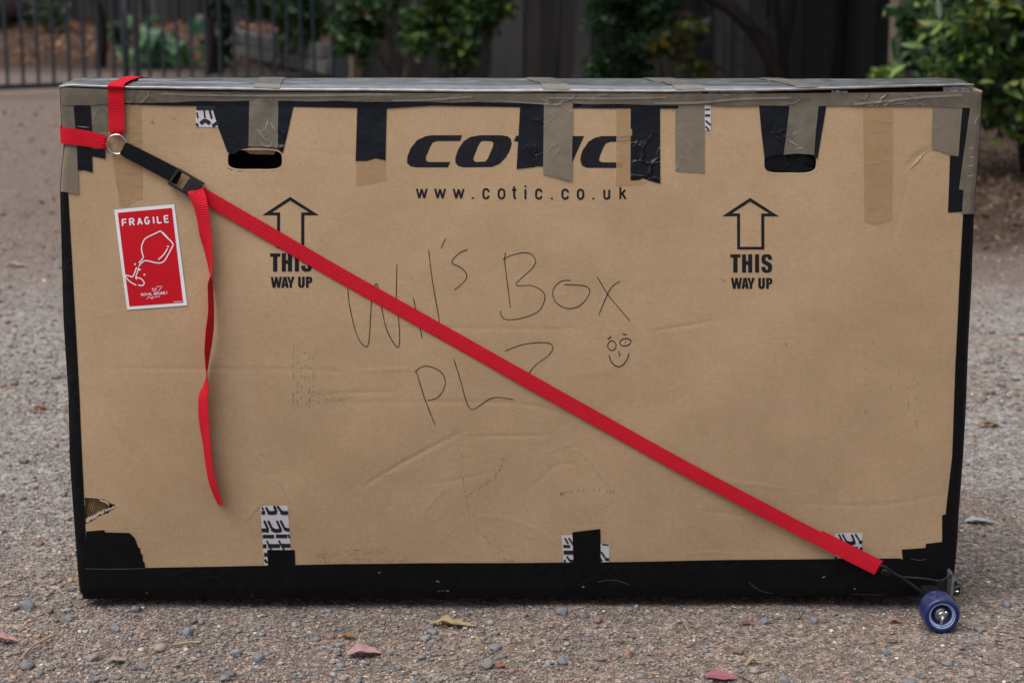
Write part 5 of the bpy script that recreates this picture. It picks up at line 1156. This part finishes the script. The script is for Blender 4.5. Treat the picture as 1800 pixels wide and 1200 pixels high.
# forked tree in front of the fence with its crown above
def tree(base, label, limbs, crown_c, crown_r, n, size=.20, pal='dark', group='shade trees along the fence', bark='bark_dark'):
    t_ = thing('shade_tree', tuple(base), label, 'tree', group)
    for nm, P, r0, r1 in limbs:
        P = smooth_line([np.array(p) for p in P], 6); tube(nm, P, list(np.linspace(r0, r1, len(P))), M[bark], t_, 10)
    cc_ = [np.array(crown_c)+rng.normal(size=3)*np.array(crown_r)*.5 for _ in range(46)]
    foliage('crown', clumps(cc_, n, .85, .75), size, pal, t_, up=.6)
b5 = on_ground(1382, 166)
tree(b5, 'forked dark tree with a leaning limb in front of the fence', [('trunk', [b5, at_y(1378,110,b5[1]), at_y(1372,60,b5[1]), at_y(1364,0,b5[1]), at_y(1355,-140,b5[1])], .045, .03), ('limb', [b5+np.array([-.02,-.05,.02]), at_y(1345,85,b5[1]-.1), at_y(1315,45,b5[1]-.1), at_y(1290,20,b5[1]-.1), at_y(1235,-15,b5[1]-.1), at_y(1100,-120,b5[1]-.2)], .075, .05),
      ('limb', [at_y(1380,95,b5[1]), at_y(1388,50,b5[1]), at_y(1396,0,b5[1]), at_y(1410,-130,b5[1])], .028, .018), ('branch', [at_y(1325,55,b5[1]-.1), at_y(1340,42,b5[1]-.1), at_y(1350,20,b5[1]-.15), at_y(1345,-60,b5[1]-.2)], .02, .012)], (b5[0]+.3, b5[1]-1.2, 3.6), (2.8, 2.0, 1.0), 5000)
foliage_sprig = shrub('leaf_sprig', at_y(1335, 50, b5[1]-.15), 'few pale leaves sprouting from the leaning limb of the forked tree', [(at_y(1342, 40, b5[1]-.15), .006)], cl_px([(1328,52),(1340,48),(1343,6)], b5[1]-.15, .02), 16, .06, .09, 'dark', cat='sprig', shape=6, slim=.6)
for i, (px, py, Hc, lab, spread) in enumerate(((175, 118, 3.6, 'dark slender tree trunk behind the litter bank left of the latch', 2.6), (268, 112, 3.9, 'dark tree trunk standing behind the big-leaved plant', 2.6), (365, 130, 3.4, 'ivy-clad pole-like trunk beyond the gate at the wall end', 2.2), (505, 122, 3.6, 'leaning dark trunk rising before the block wall', 2.4))):
    b = on_ground(px, py); b[2] = float(gz(b[0], b[1]))
    tree(b, lab, [('trunk', [b-np.array([0,0,.05]), b+np.array([.05*(-1)**i, 0, .5]), b+np.array([(-.06 if i != 3 else -.30), 0, 1.2]), b+np.array([.1, -.1, 3.0])], .075 if i != 2 else .05, .05), ('limb', [b+np.array([0, 0, 1.3]), b+np.array([.5, -.3, 2.2]), b+np.array([1.1, -.6, 3.1])], .04, .02)], (b[0], b[1]-1.0, Hc), (spread, 1.6, .8), 1500)
b = on_ground(391, 128); iv = thing('ivy_column', tuple(b), 'dark ivy climbing a stake beyond the picket gate', 'ivy')
tube('stake', [tuple(b), tuple(b+np.array([0, 0, 1.6]))], .03, M['bark_dark'], iv, 6); foliage('foliage', clumps([b+np.array([random.uniform(-.05, .05), 0, z]) for z in np.linspace(.05, 1.5, 12)], 900, .16, 1.2), .09, 'dark', iv, shape=6, slim=.7)
b = on_ground(480, 128)
shrub('garden_shrub', b, 'tall green shrub beyond the gate just left of the gatepost', [(at_y(x, y, b[1]), .015) for x, y in ((490,60),(510,40),(530,20),(545,50))], cl_px([(490,10),(510,20),(530,10),(545,30),(525,45),(560,35),(500,-20),(540,-30),(480,-40),(520,60),(470,10),(450,0)], b[1], .4), 1500, .26, .12, 'green', shape=6, slim=.55)
# big-leaved plant, flowering herb, litter bank beyond the gate
b = on_ground(285, 118); b[2] = float(gz(b[0], b[1]))
lp_ = thing('leafy_plant', tuple(b), 'low bright green plant with big broad leaves behind the gate', 'plant')
def blade(Ln, Wd_, bend):
    V = []; n = 8
    for i in range(n+1):
        u = i/n; w_ = Wd_*math.sin(math.pi*(.04+.96*u)**.8)**.8*.5
        for q in (-1, -.5, 0, .5, 1): V.append((u*Ln*math.cos(bend*u), q*w_, Ln*.35*math.sin(u*1.6)-bend*u*u*Ln*.5+abs(q)*w_*.35))
    F = [(i*5+j, (i+1)*5+j, (i+1)*5+j+1, i*5+j+1) for i in range(n) for j in range(4)]; return V, F
bl = []
for k in range(5):
    V, F = blade(.30+.03*k, .16+.012*k, .6+.25*k); me = bpy.data.meshes.new('leaf'); me.from_pydata(V, [], F); c = [(.15,.36,.15),(.17,.40,.17),(.14,.32,.17),(.21,.42,.18),(.19,.34,.21)][k]
    a = me.color_attributes.new('col', 'FLOAT_COLOR', 'POINT'); a.data.foreach_set('color', np.tile((*c, 1), len(V)).astype(np.float32)); me.materials.append(M['leaf']); me.polygons.foreach_set('use_smooth', np.ones(len(F), bool)); bl.append(me)
for i in range(46):
    o = bpy.data.objects.new('leaf', bl[i % 5]); COL.objects.link(o); o.parent = lp_
    o.location = (random.gauss(0, .26), random.gauss(0, .2), abs(random.gauss(.16, .14))); o.rotation_euler = (random.uniform(-.4, .4), random.uniform(-.7, .3), random.uniform(0, 6.28)); s_ = random.uniform(1.0, 1.6); o.scale = (s_, s_, s_)
b = on_ground(88, 92); b[2] = float(gz(b[0], b[1]))
shrub('flowering_herb', b, 'grey-green herb with pale flower heads behind the gate pickets', [(b+np.array([random.uniform(-.3, .3), 0, random.uniform(.3, .6)]), .008) for _ in range(6)], [b+np.array([random.uniform(-.35, .35), random.uniform(-.2, .2), random.uniform(.1, .55)]) for _ in range(12)], 900, .14, .06, 'dark', shape=6, extra=('green', 250))
LEAF_PAL['pale'] = [(.30,.33,.30),(.36,.38,.34),(.26,.30,.24)]
fo = foliage('flower_heads', clumps([b+np.array([random.uniform(-.4, .35), -.15, random.uniform(.2, .5)]) for _ in range(12)], 60, .08), .05, 'pale', [o for o in bpy.data.objects if o.name.startswith('flowering_herb')][0], shape=6, slim=.8)
b = on_ground(212, 98); b[2] = float(gz(b[0], b[1])); shrub('garden_shrub', b, 'small green tuft left of the gate latch', [(b+np.array([.05, 0, .25]), .006)], [b+np.array([random.uniform(-.15, .15), 0, random.uniform(.1, .35)]) for _ in range(6)], 300, .12, .09, 'green', shape=6, slim=.6)
LEAF_PAL['mould'] = [(.10,.06,.038),(.14,.085,.055),(.07,.045,.03),(.19,.13,.09),(.12,.05,.03)]
def litter(n, fx, label, size, pal='litter'):
    P = fx(n); P[:, 2] = gz(P[:, 0], P[:, 1])+rng.uniform(.004, .03, len(P)); V, F, C = leaf_cloud(P, size, pal, up=1.2, shape=6, slim=.5); tag(build('leaf_litter', V, F, M['dryleaf'], col=C), label, 'leaf litter', kind='stuff')
litter(3000, lambda n: np.stack([rng.uniform(-9.5, -1.6, n), 19.8+rng.uniform(0, 1, n)**.6*7.5, np.zeros(n)], -1), 'brown dry leaf litter on the bank beyond the gate', .10)
litter(2600, lambda n: np.stack([1.3+rng.uniform(0, 1, n)*2.6, 4.0+rng.uniform(0, 1, n)**.8*4.5, np.zeros(n)], -1), 'brown dry leaf litter under the big bush at right', .040, 'mould')
litter(500, lambda n: np.stack([-4.2+rng.uniform(0, 1, n)*3.0, 4.5+rng.uniform(0, 1, n)*8, np.zeros(n)], -1), 'thin scatter of dry leaves on the soil left of the box', .04)

# --- big glossy bush on the right, its front leaves one by one
bb = on_ground(1800, 318); BY = bb[1]
bush = thing('glossy_bush', (bb[0]+.25, BY+.5, 0), 'large glossy green bush with upper leaves painted yellowish for top light at the right edge', 'bush', 'shrubs along the fence')
for k in range(9):
    a = np.array([bb[0]+.25+random.uniform(-.15, .15), BY+.5+random.uniform(-.2, .2), 0]); e = a+np.array([random.uniform(-.65, .8), random.uniform(-.5, .4), random.uniform(1.0, 1.7)])
    P = smooth_line([a, (a+e)/2+np.array([0, 0, .15]), e], 5); tube('stem', P, list(np.linspace(.022, .007, len(P))), M['bark_dark'], bush, 6)
cen = []
for _ in range(420):
    c = np.array([bb[0]+.05+random.uniform(-.7, 1.3), BY+.45+random.uniform(-.55, .5), random.uniform(.26, 2.0)])
    lim = at_y(1605, 100, c[1])[0] + (.30 if c[2] < .45 else .10 if c[2] < .6 else 0) + .06
    if c[0] > lim and c[0] < bb[0]+1.9: cen.append(c)
def whorl(centres, per, spread):      # leaves fan out from shoot tips
    P = []
    for c in centres:
        for k in range(per): P.append(c+rng.normal(size=3)*spread)
    return np.array(P)
foliage('foliage', whorl(cen, 18, .09), .115, 'dark', bush, shape=6, slim=.34, droop=.3)['kind'] = 'stuff'
foliage('foliage', whorl(cen, 24, .09), .115, 'bright', bush, shape=6, slim=.34, droop=.3)['kind'] = 'stuff'
fl_m = []
for k in range(8):
    V, F = blade(.105+.007*(k % 4), .034+.003*(k % 3), .5+.12*k); me = bpy.data.meshes.new('leaf'); me.from_pydata(V, [], F)
    c = [(.10,.19,.045),(.14,.23,.055),(.075,.16,.042),(.23,.27,.06),(.06,.13,.04),(.29,.28,.065),(.085,.18,.05),(.05,.12,.04)][k]
    a = me.color_attributes.new('col', 'FLOAT_COLOR', 'POINT'); a.data.foreach_set('color', np.tile((*c, 1), len(V)).astype(np.float32)); me.materials.append(M['leaf']); me.polygons.foreach_set('use_smooth', np.ones(len(F), bool)); fl_m.append(me)
frontc = sorted([c for c in cen if c[2] < 1.1 and abs(c[0]-bb[0]) < .75], key=lambda c: c[1])[:80]
for i in range(290):
    c = frontc[i % len(frontc)]; hi_ = c[2] > .75
    k = random.choice([1,3,5,5,3]) if hi_ and random.random() < .75 else random.choice([0,2,4,6,7,1])  # top light painted in: higher leaves mostly get yellower, paler colours
    o = bpy.data.objects.new('leaf', fl_m[k]); COL.objects.link(o); o.parent = bush
    yaw = random.uniform(0, 6.28); o.location = Vector(c)+Vector((math.cos(yaw)*.02, -.10-random.uniform(0, .06), random.uniform(-.05, .06)))-bush.location
    o.rotation_euler = (random.uniform(-.7, .7), random.uniform(-.2, 1.1), yaw); s_ = random.uniform(.85, 1.35); o.scale = (s_, s_, s_)
# weathered post beside the bush and a low plant
pp = at_y(1577, 100, 9.5); po = thing('timber_post', (pp[0], 9.5, 0), 'pale weathered square timber post at the left edge of the glossy bush', 'post')
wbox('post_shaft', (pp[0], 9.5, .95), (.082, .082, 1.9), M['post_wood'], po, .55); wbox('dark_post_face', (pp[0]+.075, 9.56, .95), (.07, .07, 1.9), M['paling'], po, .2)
b = at_y(1553, 160, 9.2); b[2] = 0
shrub('garden_shrub', b, 'small green plant peeping over the box beside the timber post', [(at_y(1553, 135, 9.2), .006)], cl_px([(1540,133),(1555,128),(1568,130),(1572,120),(1550,145)], 9.2, .1), 260, .05, .05, 'bright', shape=6, slim=.6)
b = at_y(1583, 60, 9.0); 
shrub('garden_shrub', np.array([b[0]+.12, 9.0, 0]), 'dark green climbing shrub wrapping the timber post', [(at_y(1600, 20, 9.0), .012)], cl_px([(1604,50),(1600,30),(1610,70),(1600,100),(1615,20),(1605,-20),(1612,110)], 8.9, .15), 900, .085, .055, 'dark', shape=6, slim=.55, extra=('green', 200))
# shade tree over the bush and fence on the right, outside the top of the picture
for i, (px_, yy_, lab) in enumerate(((1470, 15.0, 'straight dark trunk against the fence left of the timber post'), (985, 16.6, 'thin dark trunk against the fence behind the logo'))):
    q = at_y(px_, 130, yy_); b = np.array([q[0], yy_, 0]); tree(b, lab, [('trunk', [b, b+np.array([.03, 0, .8]), b+np.array([-.05, 0, 2.2]), b+np.array([.1, -.1, 3.2])], .05, .03), ('limb', [b+np.array([0, 0, 1.6]), b+np.array([.5, -.6, 2.4]), b+np.array([.9, -1.2, 3.0])], .03, .015)], (b[0], b[1]-1.4, 3.5), (2.6, 1.8, .9), 4200)
# --- parked car at the far left, only its tail wheel in view
cw_ = on_ground(-12, 90); car = thing('parked_car', (cw_[0]-.75, cw_[1], 0), 'dusty dark parked car at the far left with only its tyre showing', 'car')
cxm, cyy = cw_[0]-.72, cw_[1]
prof = [(0.0,.62),(-.02,.95),(.10,1.02),(.35,1.58),(.9,1.68),(2.3,1.66),(2.9,1.10),(4.0,1.0),(4.2,.75),(4.18,.55),(3.7,.50),(.4,.50)]
V = []; n = len(prof)
for sx, k in ((-.86,1),(.86,1)):
    for a, z in prof: V.append((cxm+sx*(1-.12*max(0, z-1.0)/.6), cyy-.55+a, z))
bm = bmesh.new(); vv = [bm.verts.new(v) for v in V]; bm.faces.new(vv[:n][::-1]); bm.faces.new(vv[n:])
for i in range(n): j = (i+1) % n; bm.faces.new((vv[i], vv[j], vv[n+j], vv[n+i]))
bmesh.ops.recalc_face_normals(bm, faces=bm.faces[:]); bmesh.ops.bevel(bm, geom=bm.edges[:], offset=.05, segments=2, affect='EDGES'); bm_build('body', bm, M['car'], car, True)
bevel_box('bumper', (cxm, cyy-.62, .58), (1.66, .16, .2), M['rubber'], car, .03); wbox('rear_window', (cxm, cyy-.345, 1.32), (1.2, .02, .34), M['glass'], car)
for s_ in (-1, 1): bevel_box('tail_lamp', (cxm+s_*.74, cyy-.58, .86), (.16, .05, .16), M['lamp_red'], car, .01)
for sx in (-1, 1):
    for a in (.25, 2.95):
        c = (cxm+sx*.72, cyy-.30+a, .34); ty_ = lathe('tyre', [(.19,-.10),(.28,-.115),(.325,-.10),(.34,-.06),(.34,.06),(.325,.10),(.28,.115),(.19,.10)], c, (1, 0, 0), M['rubber'], car, 32); lathe('wheel_rim', [(.02,.06*sx),(.12,.055*sx),(.18,.09*sx),(.195,.10*sx)], c, (1, 0, 0), M['alloy'], ty_, 24)
# tiny marks too small to pick apart stay joined
for o in bpy.data.objects:
    if o.name.split('.')[0] in ('crinkle_glint', 'scuff_mark', 'rubbed_crease', 'pale_speck', 'pale_scratch', 'torn_flutes', 'torn_paper_edge', 'tread_print', 'flower_heads', 'liner_wrinkle', 'printed_drops'): o['kind'] = 'stuff'
